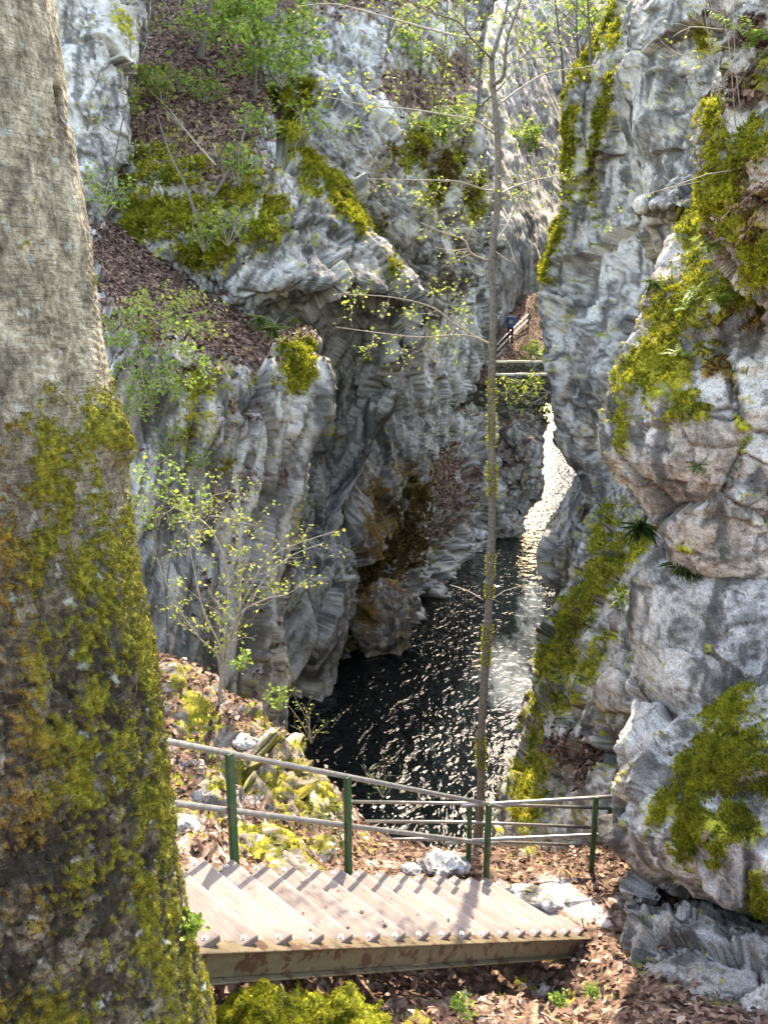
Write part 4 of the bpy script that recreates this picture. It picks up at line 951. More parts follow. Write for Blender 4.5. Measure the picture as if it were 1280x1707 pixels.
tufts('boulder', 18000, .032); tufts('boulder.002', 18000, .028); tufts('boulder.001', 1500, .026); tufts('right_bank', 14000, .032); tufts('mossy_ridge', 14000, .048)
tufts('trunk', 24000, .0062, blades=3); tufts('ground', 13000, .026)
tufts('right_cliff', 12000, .085); tufts('overhang_cliff', 9000, .10); tufts('upper_left_cliff', 9000, .10); tufts('strata_cliff', 9000, .13); tufts('near_left_cliff', 7000, .07); tufts('river_rocks', 9000, .12)
for k_ in BN:
    if SHEETS[k_]['o'].get('label', '').startswith(('bright moss', 'smaller mossy')): tufts(k_, 9000, .014)

def grow(pts, r0, r1, rng, n_twigs, tl, spread=.7, up=.25, sub=2, mb=None, tips=None, gravity=0.0, start=.25, nseg=8):
    """a branch along pts with side twigs; returns leaf sites (position, direction)"""
    if mb is None: mb = MB()
    if tips is None: tips = []
    cp = curve_pts(pts, 5 if r0 > .011 else 2); m = len(cp); mb.tube(cp, [r0 + (r1-r0)*(i/(m-1)) for i in range(m)], 4 if r0 < .008 else 6)
    tips.append((cp[-1], cp[-1]-cp[-2]))
    for j in range(n_twigs):
        t = start + (1-start)*(j + rng.random())/n_twigs; i = min(int(t*(m-1)), m-2); p0 = cp[i]; tg = cp[i+1]-cp[i]; tg = tg/(np.linalg.norm(tg)+1e-9)
        rv = rng.normal(size=3); rv -= tg*np.dot(rv, tg); rv /= np.linalg.norm(rv)+1e-9
        d = tg*(1-spread) + rv*spread + np.array((0, 0, up)); d /= np.linalg.norm(d)
        L = tl*rng.uniform(.5, 1.3)*(1.1-.5*t); r = max(.35*(r0+(r1-r0)*t), .0022 if r0 < .03 else .004)
        q = [p0]; dd = d.copy()
        for s_ in range(4):
            dd = dd + rng.normal(0, .16, 3) + np.array((0, 0, -gravity)); dd /= np.linalg.norm(dd); q.append(q[-1] + dd*L/4)
        if sub > 0 and L > .1:
            grow(q, r, r*.35, rng, max(2, int(n_twigs*.5)), L*.45, spread, up*.6, sub-1, mb, tips, gravity, .2)
        else:
            mb.tube(q[::2], [r, r*.65, r*.3], 3); 
            for s_ in (1, 2, 3, 4): tips.append((q[s_], q[s_]-q[s_-1]))
    return mb, tips
def leaves_at(name, tips, rng, per, L, mat, parent, off, jitter=.03, flat=.6, keep=1.0, ratio=.6):
    c, d = [], []
    for p, t in tips:
        if rng.random() > keep: continue
        for _ in range(per): c.append(np.asarray(p) + rng.normal(0, jitter, 3)); d.append(np.asarray(t)/(np.linalg.norm(t)+1e-9) + rng.normal(0, .7, 3))
    if not c: return None
    c = np.array(c); d = np.array(d); n = rng.normal(0, 1-flat, c.shape) + np.array((0, 0, flat))
    return leaf_mesh(name, c, n, d, L*rng.uniform(.6, 1.3, len(c)), mat, parent, ratio, .12, .08, off=off)

# ---------------------------------------------------------------- stone bridge, path, hiker
def masonry():
    t = NT('bridge_stone'); v = t.scale(t.pos, (2.6, 2.6, 4.2)); cell = t.vor(1.0, 'F1', vec=v, out=1); ed = t.vor(1.0, 'DISTANCE_TO_EDGE', vec=v); n = t.noise(6, 5, .65)
    sx = t.n('ShaderNodeSeparateColor'); t.l(cell, sx.inputs[0])
    c = t.ramp(sx.outputs[0], [(.1, (.06, .052, .04)), (.5, (.13, .118, .092)), (.9, (.24, .22, .18))]); c = t.mix(t.ramp(n, [(.5, 0), (.7, .7)]), c, (.06, .062, .022)); c = t.mix(t.ramp(ed, [(.02, .85), (.09, 0)]), c, (.025, .022, .017))
    return t.done(t.bsdf(c, .92, t.bump(t.math('ADD', t.ramp(ed, [(0, 0), (.12, 1)]), n), .9, .05), .2))
STONE = masonry()
COPE = simple('coping_stone', (.36, .35, .28), (.58, .57, .48), 4, .85, .5, .02, (.55, .54, .49))
def bridge():
    yb = 41.0; root = empty('bridge', 'small stone arch footbridge across the gorge with pale coping', 'bridge', tuple(P(815,770,yb)))
    x0, x1 = P(772,640,yb)[0], 13.5; ztop = P(850,640,yb)[2]; cx, cz, r = 8.75, P(815,775,yb)[2], 3.25; W = 2.2
    def wall(y0, y1):
        mb = MB(); xs = np.unique(np.concatenate([np.linspace(x0, x1, 30), np.linspace(cx-r, cx+r, 40)])); prev = None
        for x in xs:
            zb = cz + math.sqrt(max(r*r-(x-cx)**2, 0)) if abs(x-cx) < r else WATER_Z-1
            col = [np.array((x, y, z)) for y in (y0, y1) for z in (zb, ztop)]
            i = len(mb.v); mb.v.extend(col)
            if prev is not None:
                a = prev; b = i; mb.f += [(a, b, b+1, a+1), (a+2, a+3, b+3, b+2), (a, a+2, b+2, b), (a+1, b+1, b+3, a+3)]
            prev = i
        return mb
    under(wall(yb, yb+W).build('arch', STONE, None, sm=False), root)
    ring = MB(); n = 26                                                    # voussoirs
    for k in range(n):
        a0, a1 = math.pi*k/n, math.pi*(k+.93)/n; am = (a0+a1)/2; c = np.array((cx + (r+.16)*math.cos(am), yb-.03, cz+(r+.16)*math.sin(am)))
        ra = np.array((math.cos(am), 0, math.sin(am))); ta = np.array((-math.sin(am), 0, math.cos(am)))
        ring = MB(); ring.box(c, ra*.17, np.array((0, .05, 0)), ta*(r*math.pi/n*.48)); under(ring.build('arch_stone', STONE, None, sm=False), root)
    rngb = np.random.default_rng(2)
    xL = P(815,640,yb)[0]
    for yy, h, nm in ((yb-.02, .42, 'parapet'), (yb+W-.3, .95, 'parapet')):
        mb = MB(); mb.box(((xL+x1)/2, yy+.16, ztop+h/2), np.array(((x1-xL)/2, 0, 0)), np.array((0, .15, 0)), np.array((0, 0, h/2))); pp = under(mb.build(nm, STONE, None, sm=False), root)
        x = xL
        while x < x1:
            L = rngb.uniform(.5, .8); mb = MB(); mb.box((x+L/2, yy+.16, ztop+h+.05+rngb.uniform(-.015, .015)), np.array((L/2-.012, 0, 0)), np.array((0, .19, 0)), np.array((0, 0, .055)))
            o = mb.build('coping', COPE, None, sm=False); bevel_obj(o, .02); o.parent = pp; o.matrix_parent_inverse = Matrix.Translation(root.location).inverted() if False else Matrix.Identity(4); x += L
    return root
bridge()
rock('path', [
    [(862,490,55),(885,490,55),(915,485,55),(960,500,54)],
    [(852,512,53),(878,512,53),(905,530,53),(950,560,51)],
    [(836,545,49.5),(866,548,49.5),(890,575,49),(940,610,48)],
    [(815,575,46.5),(852,578,46.5),(880,605,46),(930,640,45)],
    [(785,598,44),(838,606,44),(860,630,43.4),(920,650,43)],
    [(765,622,42),(818,628,42),(830,650,42.4),(900,680,42.6)],
    [(755,642,40.8),(812,643,40.8),(826,680,41.4),(890,720,42)],
  ], sp=2, soft=.1, big=(.8,.08), mid=(.3,.05), small=(.1,.02), litter=[(880,580,120,160,1.3),(830,600,80,90,1.2)], litterup=.8, warm=.8, seed=21)
SHEETS['path']['o']['kind'] = 'structure'
litter('leaf_litter', 'path', 2500, .14, LITTER_D, label='reddish brown leaves along the path beyond the bridge')
WHITE_PIPE = simple('pale_pipe', (.45, .45, .45), (.62, .61, .60), 10, .4, .1, .002, None, .5, .3)
fr = empty('railing', 'pale three-rail railing climbing beside the hiker', 'railing', tuple(P(826,600,44.4)))
for x, yt, yb_, y_ in ((826,574,602,44.4),(852,548,574,47.5),(880,522,548,50.8)):
    post(fr, P(x,yb_,y_)-np.array((0,0,.1)), P(x,yt,y_)[2]-P(x,yb_,y_)[2]+.1, .07, .02, ax=np.array((1.,0,0)), ay=np.array((0,1.,0)))
for dy in (0, 10, 20): pipe(fr, [P(826,576+dy,44.4), P(852,550+dy*.97,47.5), P(880,524+dy*.9,50.8)], .03, WHITE_PIPE)
bp = empty('bollard', 'short dark post at the left end of the bridge', 'post', tuple(P(800,645,40.95)))
mb = MB(); mb.box(P(800,632,40.95), np.array((.04,0,0)), np.array((0,.04,0)), np.array((0,0,.42))); o = under(mb.build('post_shaft', BRANCH, None, sm=False), bp); bevel_obj(o, .01)
mb = MB(); mb.box(P(800,632,40.95)+np.array((0,0,.44)), np.array((.05,0,0)), np.array((0,.05,0)), np.array((0,0,.018))); under(mb.build('post_cap', BRANCH, None, sm=False), bp)
# sign board beside the path
sg = empty('sign', 'small white and blue information board beside the path', 'sign', tuple(P(833,560,48)))
SIGN_W = simple('sign_white', (.70, .70, .70), (.80, .80, .80), 4, .5, .05, .001); SIGN_B = simple('sign_blue', (.03, .06, .12), (.06, .10, .18), 6, .5, .05, .001)
c = P(833,525,48); mb = MB(); mb.box(c, np.array((.15,0,0)), np.array((0,.012,0)), np.array((0,0,.21))); under(mb.build('board', SIGN_W, None, sm=False), sg)
mb = MB(); mb.box(c+np.array((0,-.016,-.05)), np.array((.12,0,0)), np.array((0,.003,0)), np.array((0,0,.13))); under(mb.build('print', SIGN_B, None, sm=False), sg)
mb = MB(); mb.box(c+np.array((.0,-.021,-.04)), np.array((.05,0,0)), np.array((0,.002,0)), np.array((0,0,.06))); under(mb.build('picture', SIGN_W, None, sm=False), sg)
mb = MB(); mb.tube([c+np.array((0,.03,-1.4)), c+np.array((0,.03,.18))], .03, 8); under(mb.build('post', BRANCH), sg)

def hiker(base):
    """walking away up the path; one skinned body"""
    J = {'pel': (0,0,.94), 'spn': (0,.03,1.15), 'chs': (0,.05,1.36), 'nek': (0,.06,1.52), 'hd0': (0,.07,1.60), 'hd1': (0,.075,1.70), 'hd2': (0,.07,1.77),
         'hpL': (-.10,0,.90), 'knL': (-.11,.10,.50), 'anL': (-.11,.03,.09), 'toL': (-.12,.18,.04), 'hpR': (.10,0,.90), 'knR': (.11,.0,.50), 'anR': (.11,-.14,.12), 'toR': (.12,-.02,.04),
         'shL': (-.19,.05,1.42), 'elL': (-.27,.0,1.16), 'wrL': (-.24,.16,.98), 'haL': (-.22,.24,.96), 'shR': (.19,.05,1.42), 'elR': (.27,.02,1.16), 'wrR': (.25,.18,1.0), 'haR': (.23,.26,.98)}
    Rr = {'pel': .15, 'spn': .14, 'chs': .16, 'nek': .06, 'hd0': .085, 'hd1': .10, 'hd2': .07, 'hpL': .10, 'hpR': .10, 'knL': .068, 'knR': .068, 'anL': .05, 'anR': .05, 'toL': .04, 'toR': .04, 'shL': .085, 'shR': .085, 'elL': .06, 'elR': .06, 'wrL': .042, 'wrR': .042, 'haL': .04, 'haR': .04}
    E = [('pel','spn'),('spn','chs'),('chs','nek'),('nek','hd0'),('hd0','hd1'),('hd1','hd2'),('pel','hpL'),('hpL','knL'),('knL','anL'),('anL','toL'),('pel','hpR'),('hpR','knR'),('knR','anR'),('anR','toR'),('chs','shL'),('shL','elL'),('elL','wrL'),('wrL','haL'),('chs','shR'),('shR','elR'),('elR','wrR'),('wrR','haR')]
    ks = list(J); me = bpy.data.meshes.new('body'); me.from_pydata([J[k] for k in ks], [(ks.index(a), ks.index(b)) for a, b in E], [])
    o = bpy.data.objects.new('body', me); COL.objects.link(o); m = o.modifiers.new('skin', 'SKIN'); o.modifiers.new('sub', 'SUBSURF').levels = 2
    for i, k in enumerate(ks): me.skin_vertices[0].data[i].radius = (Rr[k], Rr[k]*.85); me.skin_vertices[0].data[i].use_root = (k == 'pel')
    dg = bpy.context.evaluated_depsgraph_get(); m2 = bpy.data.meshes.new_from_object(o.evaluated_get(dg)); bpy.data.objects.remove(o); bpy.data.meshes.remove(me)
    cols = [simple('jacket_blue', (.015, .08, .34), (.03, .13, .48), 9, .8, .3, .01), simple('trousers_black', (.008, .009, .012), (.02, .021, .026), 9, .85, .3, .01), simple('hair_dark', (.012, .009, .007), (.03, .024, .02), 20, .7, .3, .01), simple('skin', (.32, .19, .13), (.40, .25, .18), 9, .6, .1, .01), simple('boots', (.02, .016, .012), (.04, .03, .024), 9, .7, .2, .01)]
    m2.materials.clear()
    for c_ in cols: m2.materials.append(c_)
    for f in m2.polygons:
        c_ = f.center; f.use_smooth = True
        f.material_index = 2 if c_.z > 1.6 else 3 if (c_.z > 1.52 or (c_.y > .2 and .9 < c_.z < 1.05)) else 4 if c_.z < .13 else 0 if c_.z > .88 else 1
    root = empty('person', 'hiker in blue jacket and dark trousers with backpack walking away up the path', 'person', tuple(base))
    b_ = bpy.data.objects.new('body', m2); COL.objects.link(b_); b_.parent = root
    bm = bmesh.new(); bmesh.ops.create_cube(bm, size=1); bmesh.ops.subdivide_edges(bm, edges=bm.edges[:], cuts=3, use_grid_fill=True)
    for v_ in bm.verts:
        d = v_.co.normalized()*.5; v_.co = v_.co.lerp(d*1.25, .35); v_.co = Vector((v_.co.x*.30, v_.co.y*.20, v_.co.z*.46))
    pm = bpy.data.meshes.new('backpack'); bm.to_mesh(pm); bm.free(); pm.materials.append(simple('pack_grey', (.03, .045, .07), (.09, .11, .14), 12, .8, .3, .01))
    pk = bpy.data.objects.new('backpack', pm); COL.objects.link(pk); pk.parent = root; pk.location = (0, -.16, 1.25)
    mb = MB(); mb.box((0, -.27, 1.18), np.array((.11,0,0)), np.array((0,.02,0)), np.array((0,0,.10))); q = mb.build('pocket', simple('pack_pocket', (.16, .18, .20), (.25, .27, .29), 12, .8), pk, sm=False); q.location = (0, .16, -1.25)
    mb = MB()
    for s_ in (-1, 1): mb.tube([(s_*.10,-.12,1.44),(s_*.11,.02,1.53),(s_*.11,.2,1.44),(s_*.11,.2,1.2)], .02, 6)
    q = mb.build('straps', cols[1], pk); q.location = (0, .16, -1.25)
    root.rotation_euler = (0, 0, math.radians(-8)); return root
hiker(P(850,572,47.0))


# ---------------------------------------------------------------- slender tree rising from the landing edge
def thin_tree():
    rng = np.random.default_rng(21); Y0 = 8.9
    T = [(795,1470),(797,1400),(802,1300),(801,1240),(808,1120),(815,1000),(820,850),(819,700),(820,600),(822,520),(819,440),(829,340),(830,260),(828,205),(822,150),(819,98)]
    pts = [P(x, y, Y0 + .02*i) for i, (x, y) in enumerate(T)]; off = pts[0]
    root = empty('tree', 'slender young tree with bare forked crown rising beside the railing', 'tree', tuple(off))
    cp = curve_pts(pts, 8); m = len(cp); mb = MB(); mb.tube(cp, [(.056 - .028*(i/(m-1)))*(1+.05*math.sin(i*.9)) for i in range(m)], 14)
    o = under(mb.build('trunk', BRANCH), root)
    B = [[(819,98,0),(833,55,.1),(843,20,.2),(850,-30,.3),(860,-120,.5)], [(821,141,0),(839,126,-.1),(845,66,-.2),(868,0,-.3),(890,-90,-.4)],
         [(818,97,0),(786,64,-.2),(763,36,-.4),(717,20,-.6),(660,-10,-.8)], [(786,64,-.2),(737,54,.1),(642,28,.4),(560,7,.7),(500,10,.9)],
         [(831,174,0),(872,144,.3),(914,121,.6),(977,112,.9),(1000,105,1)], [(824,223,0),(790,200,-.2),(757,194,-.3),(685,182,-.5),(619,177,-.7),(540,160,-.9)],
         [(822,318,0),(803,315,-.3),(760,302,-.5),(691,300,-.8),(612,298,-1)], [(836,322,0),(855,312,.3),(895,299,.6),(937,292,.9)], [(822,410,0),(849,367,.3),(865,328,.6),(888,305,.8)],
         [(814,435,0),(786,423,-.3),(773,400,-.4),(737,387,-.6),(701,371,-.8)], [(814,572,0),(789,559,-.2),(754,538,-.4),(720,512,-.6),(650,495,-.8),(560,490,-1)],
         [(814,573,0),(786,561,-.3),(754,559,-.5),(700,562,-.8),(640,556,-1),(560,545,-1.2)], [(805,1000,0),(780,985,.2),(750,975,.4)], [(806,1010,0),(840,985,.2),(880,975,.4)], [(803,1120,0),(790,1110,-.1),(784,1095,-.2)], [(820,415,0),(860,440,.2),(835,380,.3)]]
    allt = []
    for i, b in enumerate(B):
        q = [P(x, y, Y0+.25+dy) for x, y, dy in b]; r = .026 if i < 2 else .013 if i < 12 else .007
        mb, tips = grow(q, r, .004, rng, 11 if i < 12 else 4, .42 if i < 12 else .2, .72, .06, 1 if i < 12 else 0)
        under(mb.build('branch', BRANCH if i in (0, 1, 2) else PALE_TWIG), root)
        lf = [t for t in tips]
        k = {10: .95, 11: .85, 5: .95, 6: .5, 9: .35, 7: .4, 3: .35, 2: .2}.get(i, .12)
        o = leaves_at('leaves', lf, rng, 1, .034, SPRING, root, None, .02, .5, k, .75)
        if o is not None: under(o, root); o['kind'] = 'stuff'
    # moss sleeves on the stem
    S = []; 
    for x, y, h in ((800,1255,26),(810,1075,34),(816,985,12),(820,690,60),(816,940,20),(820,800,30)):
        for _ in range(420 if h > 20 else 150):
            yy = y + rng.uniform(-h, h); i = np.interp(yy, [t[1] for t in T[::-1]], list(range(len(T)))[::-1]); c = P(np.interp(yy, [t[1] for t in T[::-1]], [t[0] for t in T[::-1]]), yy, Y0+.02*i); a = rng.uniform(0, 6.28); rr = .052-.02*(1470-yy)/1370
            S.append((c + rr*np.array((math.cos(a), math.sin(a), 0)), np.array((math.cos(a), math.sin(a), .3))))
    c = np.array([q[0] for q in S]); n = np.array([q[1] for q in S])
    o = leaf_mesh('moss', c, RNG.normal(size=c.shape), n, .03*RNG.uniform(.6, 1.4, len(c)), MOSS, None, .4); under(o, root); o['kind'] = 'stuff'
thin_tree()

# ---------------------------------------------------------------- shrubs and small plants
def shrub(label, base, stems, rng_seed, leafL, mat, n_tw=7, tl=.35, r=.010, per=1, keep=.6, bark=None, name='shrub', cat='shrub', gravity=0.0, sub=1, spread=.7, up=.2, flat=.5):
    rng = np.random.default_rng(rng_seed); base = np.asarray(base, float); root = empty(name, label, cat, tuple(base)); alltips = []
    for st in stems:
        q = [base] + [np.asarray(p, float) for p in st]
        mb, tips = grow(q, r, r*.3, rng, n_tw, tl, spread, up, sub, gravity=gravity); under(mb.build('stem', bark or PALE_TWIG), root); alltips += tips
    o = leaves_at('leaves', alltips, rng, per, leafL, mat, root, None, leafL*.5, flat, keep, .7)
    if o is not None: under(o, root); o['kind'] = 'stuff'
    return root
def clump(label, base, H, n, rng_seed, leafL, mat, lean=(0, 0, 0), width=.5, name='plant', cat='plant', r=.004, tw=4, keep=.9, per=1, gravity=.02):
    rng = np.random.default_rng(rng_seed); base = np.asarray(base, float); stems = []
    for _ in range(n):
        d = np.array((rng.normal(0, width), rng.normal(0, width), 1.0)) + np.asarray(lean); d /= np.linalg.norm(d); L = H*rng.uniform(.6, 1.15)
        stems.append([base + d*L*.35 + rng.normal(0, .03*H, 3), base + d*L*.7 + rng.normal(0, .05*H, 3), base + d*L + np.array((0, 0, -.05*H)) + rng.normal(0, .06*H, 3)])
    return shrub(label, base, stems, rng_seed, leafL, mat, tw, H*.32, r, per, keep, None, name, cat, gravity, 0)
Yb = 8.0
shrub('twiggy shrub with small yellow-green leaves rising from the left bank', P(365,1175,Yb), [
    [P(372,1100,Yb), P(390,1040,Yb), P(415,985,Yb-.1), P(455,925,Yb-.2), P(560,885,Yb-.3)], [P(380,1080,Yb), P(400,1010,Yb+.1), P(400,930,Yb+.2), P(395,850,Yb+.2)],
    [P(370,1090,Yb), P(340,1020,Yb), P(320,930,Yb), P(310,860,Yb)], [P(385,1070,Yb), P(430,980,Yb), P(480,930,Yb+.1), P(540,905,Yb+.2)], [P(365,1100,Yb), P(330,1060,Yb-.2), P(290,1000,Yb-.2), P(262,930,Yb-.2)],
    [P(375,1060,Yb), P(380,960,Yb+.2), P(350,880,Yb+.2), P(300,850,Yb+.3)], [P(390,1040,Yb), P(440,1000,Yb), P(480,990,Yb), P(520,960,Yb)]], 31, .045, SPRING, 9, .42, .014, 1, .55, sub=1)
shrub('sparsely leaved thin sapling between the big trunk and the twiggy shrub', P(282,1120,8.5), [[P(278,1000,8.5), P(285,930,8.5), P(310,880,8.6)], [P(276,980,8.5), P(262,900,8.5), P(255,830,8.5)]], 32, .03, SPRING, 7, .35, .011, 1, .3, bark=BRANCH)
clump('bright green leafy plant on the bank edge above the water', P(462,1180,8.6), .32, 7, 33, .05, FRESH)
clump('fresh green sprout below the twiggy shrub', P(405,1120,8.3), .26, 6, 34, .05, FRESH)
clump('thin sprig with pale leaves at the tip of the bank', P(520,1240,8.7), .75, 6, 35, .028, SPRING, width=.25, keep=.6)
clump('small green sapling in front of the dark water behind the handrail', P(640,1330,8.9), .55, 6, 36, .03, DEEP, width=.5, keep=.8)
clump('grey-green herb under the top handrail', P(350,1300,7.1), .28, 8, 37, .04, FRESH, width=.7)
shrub('drooping light green shrub with grey twigs on the near left cliff', P(255,690,12.6), [
    [P(240,640,12.4), P(230,570,12.3), P(215,520,12.2)], [P(255,640,12.4), P(270,570,12.2), P(290,540,12.1)], [P(225,650,12.3), P(200,600,12.1), P(190,560,12)], [P(265,650,12.3), P(300,610,12.1), P(330,590,12)],
    [P(250,660,12.3), P(270,630,12), P(310,650,11.9)], [P(230,680,12.2), P(205,660,12), P(195,690,11.9)]], 38, .06, FRESH, 12, .55, .012, 1, .75, gravity=.06)
shrub('bush with yellow spring leaves on the ledge above the near cliff', P(300,560,13.6), [[P(270,520,13.5), P(240,490,13.4)], [P(300,515,13.5), P(310,490,13.4)], [P(330,540,13.4), P(355,545,13.2)], [P(270,545,13.3), P(225,500,13.3)]], 39, .065, SPRING, 9, .5, .012, 1, .85)
shrub('low pale bush at the foot of the near left cliff beside the trunk', P(262,870,9.5), [[P(250,800,9.4), P(262,770,9.4)], [P(280,820,9.4), P(310,790,9.4)], [P(240,840,9.4), P(225,880,9.3)], [P(300,840,9.3), P(345,850,9.3)]], 40, .05, FRESH, 9, .45, .008, 1, .6)
shrub('yellowish twiggy bush across the grey cliff foot', P(330,900,10.5), [[P(340,840,10.4), P(380,820,10.4), P(420,840,10.3)], [P(320,850,10.4), P(300,820,10.3)], [P(350,860,10.3), P(400,870,10.2), P(440,880,10.1)]], 41, .05, SPRING, 9, .45, .009, 1, .6)
# upper left
for i, (x, y, Y_, H, mat, lab) in enumerate([(330,60,29,1.7,FRESH,'bright green bush high on the leaf slope'),(390,40,29,2.2,FRESH,'larger green bush at the top of the leaf slope'),(300,150,25.5,1.0,FRESH,'low green herbs on the upper leaf slope'),(345,165,25,1.1,FRESH,'leafy green plant in the middle of the leaf slope'),(225,140,24,.9,FRESH,'small green plant beside the grey upper cliff'),(215,190,22.6,.8,SPRING,'yellow-green plant at the foot of the grey upper cliff'),(270,160,24.5,.8,SPRING,'sparse yellowish herb on the leaf slope'),(430,225,22.3,1.0,FRESH,'pale green plant at the edge of the mossy crag'),(525,230,24.8,1.6,FRESH,'dense green ivy-like bush hanging over the crag edge'),(400,300,20.6,.9,FRESH,'green sprig in the hollow of the mossy crag'),(175,345,18.5,1.0,FRESH,'faint green shrub beside the grey boulder face'),(380,395,19.4,1.0,SPRING,'yellow-leaved bush below the mossy crag'),(340,410,19.3,.7,SPRING,'small yellowish sprig left of the crag foot'),(470,130,27,1.4,FRESH,'green bush on the crest of the layered cliff'),(505,110,29,1.5,FRESH,'light green sapling above the layered cliff'),(735,235,31,1.4,FRESH,'green bush on the wooded shelf of the layered cliff'),(760,215,33,1.5,SPRING,'yellowish bush on the wooded shelf'),(675,100,33,1.4,FRESH,'green plant at the upper edge of the wooded shelf'),(875,245,57,2.2,FRESH,'green shrub on the far pale cliff'),(900,600,44.5,1.4,FRESH,'green plant beside the bridge behind the right cliff'),(905,690,41.5,1.2,FRESH,'small plant hanging beside the bridge arch'),(210,560,12.5,.6,FRESH,'green sprigs beside the trunk above the drooping shrub'),(290,750,12.6,.5,FRESH,'small green plant on the shadowed near cliff'),(330,775,12.9,.4,FRESH,'tiny green tuft lower on the near cliff')]):
    clump(lab, P(x, y+H*600/Y_*.5, Y_), H, 9, 100+i, .0055*Y_ if Y_ > 15 else .05, mat, width=.55, r=.0006*Y_, tw=5)

# ---------------------------------------------------------------- saplings, bare trees, ferns, fallen branches
def bare_tree(label, pts, r, seed, n_br=8, bl=1.6, leafL=.09, mat=SPRING, keep=.25, bark=None, up=.25, name='tree', cat='tree', spread=.75, r1=.25, per=1):
    rng = np.random.default_rng(seed); q = [np.asarray(p, float) for p in pts]; root = empty(name, label, cat, tuple(q[0])); cp = curve_pts(q, 6); m = len(cp)
    mb = MB(); mb.tube(cp, [r*(1-(1-r1)*i/(m-1)) for i in range(m)], 8); under(mb.build('trunk', bark or BRANCH), root); tips = []
    for j in range(n_br):
        t = .25 + .75*(j+rng.random())/n_br; i = min(int(t*(m-1)), m-2); d = rng.normal(size=3); d[2] = abs(d[2])*.3 + up; d /= np.linalg.norm(d); L = bl*rng.uniform(.5, 1.2)*(1.2-.6*t)
        b = [cp[i]]
        for k in range(3): d = d + rng.normal(0, .18, 3); d /= np.linalg.norm(d); b.append(b[-1]+d*L/3)
        mb, tp = grow(b, r*.32, r*.08, rng, 6, L*.4, spread, .1, 1); under(mb.build('branch', bark or BRANCH), root); tips += tp
    o = leaves_at('leaves', tips, rng, per, leafL, mat, root, None, leafL*.6, .5, keep, .7)
    if o is not None: under(o, root); o['kind'] = 'stuff'
    return root
bare_tree('leaning mossy trunk on the wooded shelf of the layered cliff', [P(757,275,33),P(775,235,33.2),P(795,190,33.4),P(800,120,33.6),P(812,20,34)], .13, 51, 7, 2.2, .13, SPRING, .5)
bare_tree('dark stump-like young tree at the left of the wooded shelf', [P(640,100,32),P(648,60,32),P(655,-20,32.5),P(660,-80,33)], .09, 52, 8, 2.0, .13, SPRING, .5)
bare_tree('thin grey tree in the middle of the wooded shelf', [P(700,180,33.5),P(702,100,33.8),P(698,20,34),P(703,-80,34.5)], .06, 53, 9, 2.0, .13, SPRING, .6)
bare_tree('thin pale tree beside the forked crown on the shelf', [P(742,190,35),P(740,110,35),P(745,20,35.5),P(748,-80,36)], .06, 54, 9, 2.2, .13, SPRING, .6)
bare_tree('bare sapling at the right end of the shelf', [P(775,150,37),P(778,80,37),P(774,0,37.5),P(780,-70,38)], .06, 55, 8, 2.4, .14, SPRING, .5)
bare_tree('short mossy stub tree on the shelf edge', [P(722,250,32),P(726,215,32),P(735,190,32.1)], .10, 56, 4, 1.0, .13, FRESH, .9)
bare_tree('dark slanting sapling on the leaf slope', [P(333,100,26.5),P(341,60,26.7),P(352,0,27),P(362,-70,27.5)], .11, 57, 5, 1.8, .12, FRESH, .5)
bare_tree('young fir with drooping green sprays at the slope top', [P(427,180,25),P(425,100,25),P(424,20,25.2),P(424,-60,25.5)], .07, 58, 13, 2.4, .12, FRESH, 1.0, up=-.05, per=3)
bare_tree('crooked dark sapling right of the fir', [P(470,150,26.5),P(447,110,26.5),P(455,60,26.6),P(468,0,26.8),P(480,-60,27)], .05, 59, 7, 1.6, .11, FRESH, .5)
bare_tree('young tree on the crest of the layered cliff', [P(503,130,29.5),P(505,60,29.7),P(508,-10,30),P(510,-80,30.5)], .06, 60, 10, 2.0, .13, FRESH, .8)
bare_tree('small bare tree growing on top of the right cliff edge', [P(985,130,19),P(983,80,19),P(980,20,19.2),P(978,-60,19.5)], .045, 61, 6, 1.0, .07, SPRING, .3)
bare_tree('bare tree against the bright far cliff', [P(940,160,48),P(935,80,48),P(925,0,48.5),P(930,-60,49)], .09, 62, 10, 4.0, .2, SPRING, .35)
bare_tree('reddish bare shrub hanging on the far cliff', [P(895,260,58),P(890,235,58),P(880,215,58)], .06, 63, 10, 2.0, .16, SPRING, .2, name='shrub', cat='shrub')
bare_tree('leafy tree in the bright gap beside the right cliff top', [P(965,150,60),P(962,80,60),P(960,20,61),P(965,-50,62)], .12, 64, 12, 4.5, .26, FRESH, .8)
bare_tree('mossy leaning branch across the mossy crag', [P(262,190,20.6),P(285,260,19.9),P(310,310,19.5),P(330,370,19.3),P(342,395,19.2)][::-1], .05, 65, 4, .9, .08, SPRING, .1, name='branch', cat='branch')
bare_tree('fallen pale branch lying on the upper leaf slope', [P(360,275,20.8),P(320,230,21.6),P(280,180,23),P(245,148,24.5)], .026, 66, 4, .8, .08, SPRING, .05, bark=PALE_TWIG, name='branch', cat='branch')
bare_tree('dead branch propped against the crag hollow', [P(355,330,20.3),P(395,260,20.6),P(412,200,21.5),P(418,170,22)], .045, 67, 4, .8, .08, SPRING, .1, name='branch', cat='branch')
bare_tree('thin sapling by the grey upper left cliff', [P(188,345,19),P(190,280,19),P(205,200,19.3),P(225,130,19.6)], .03, 68, 6, 1.2, .07, SPRING, .25)
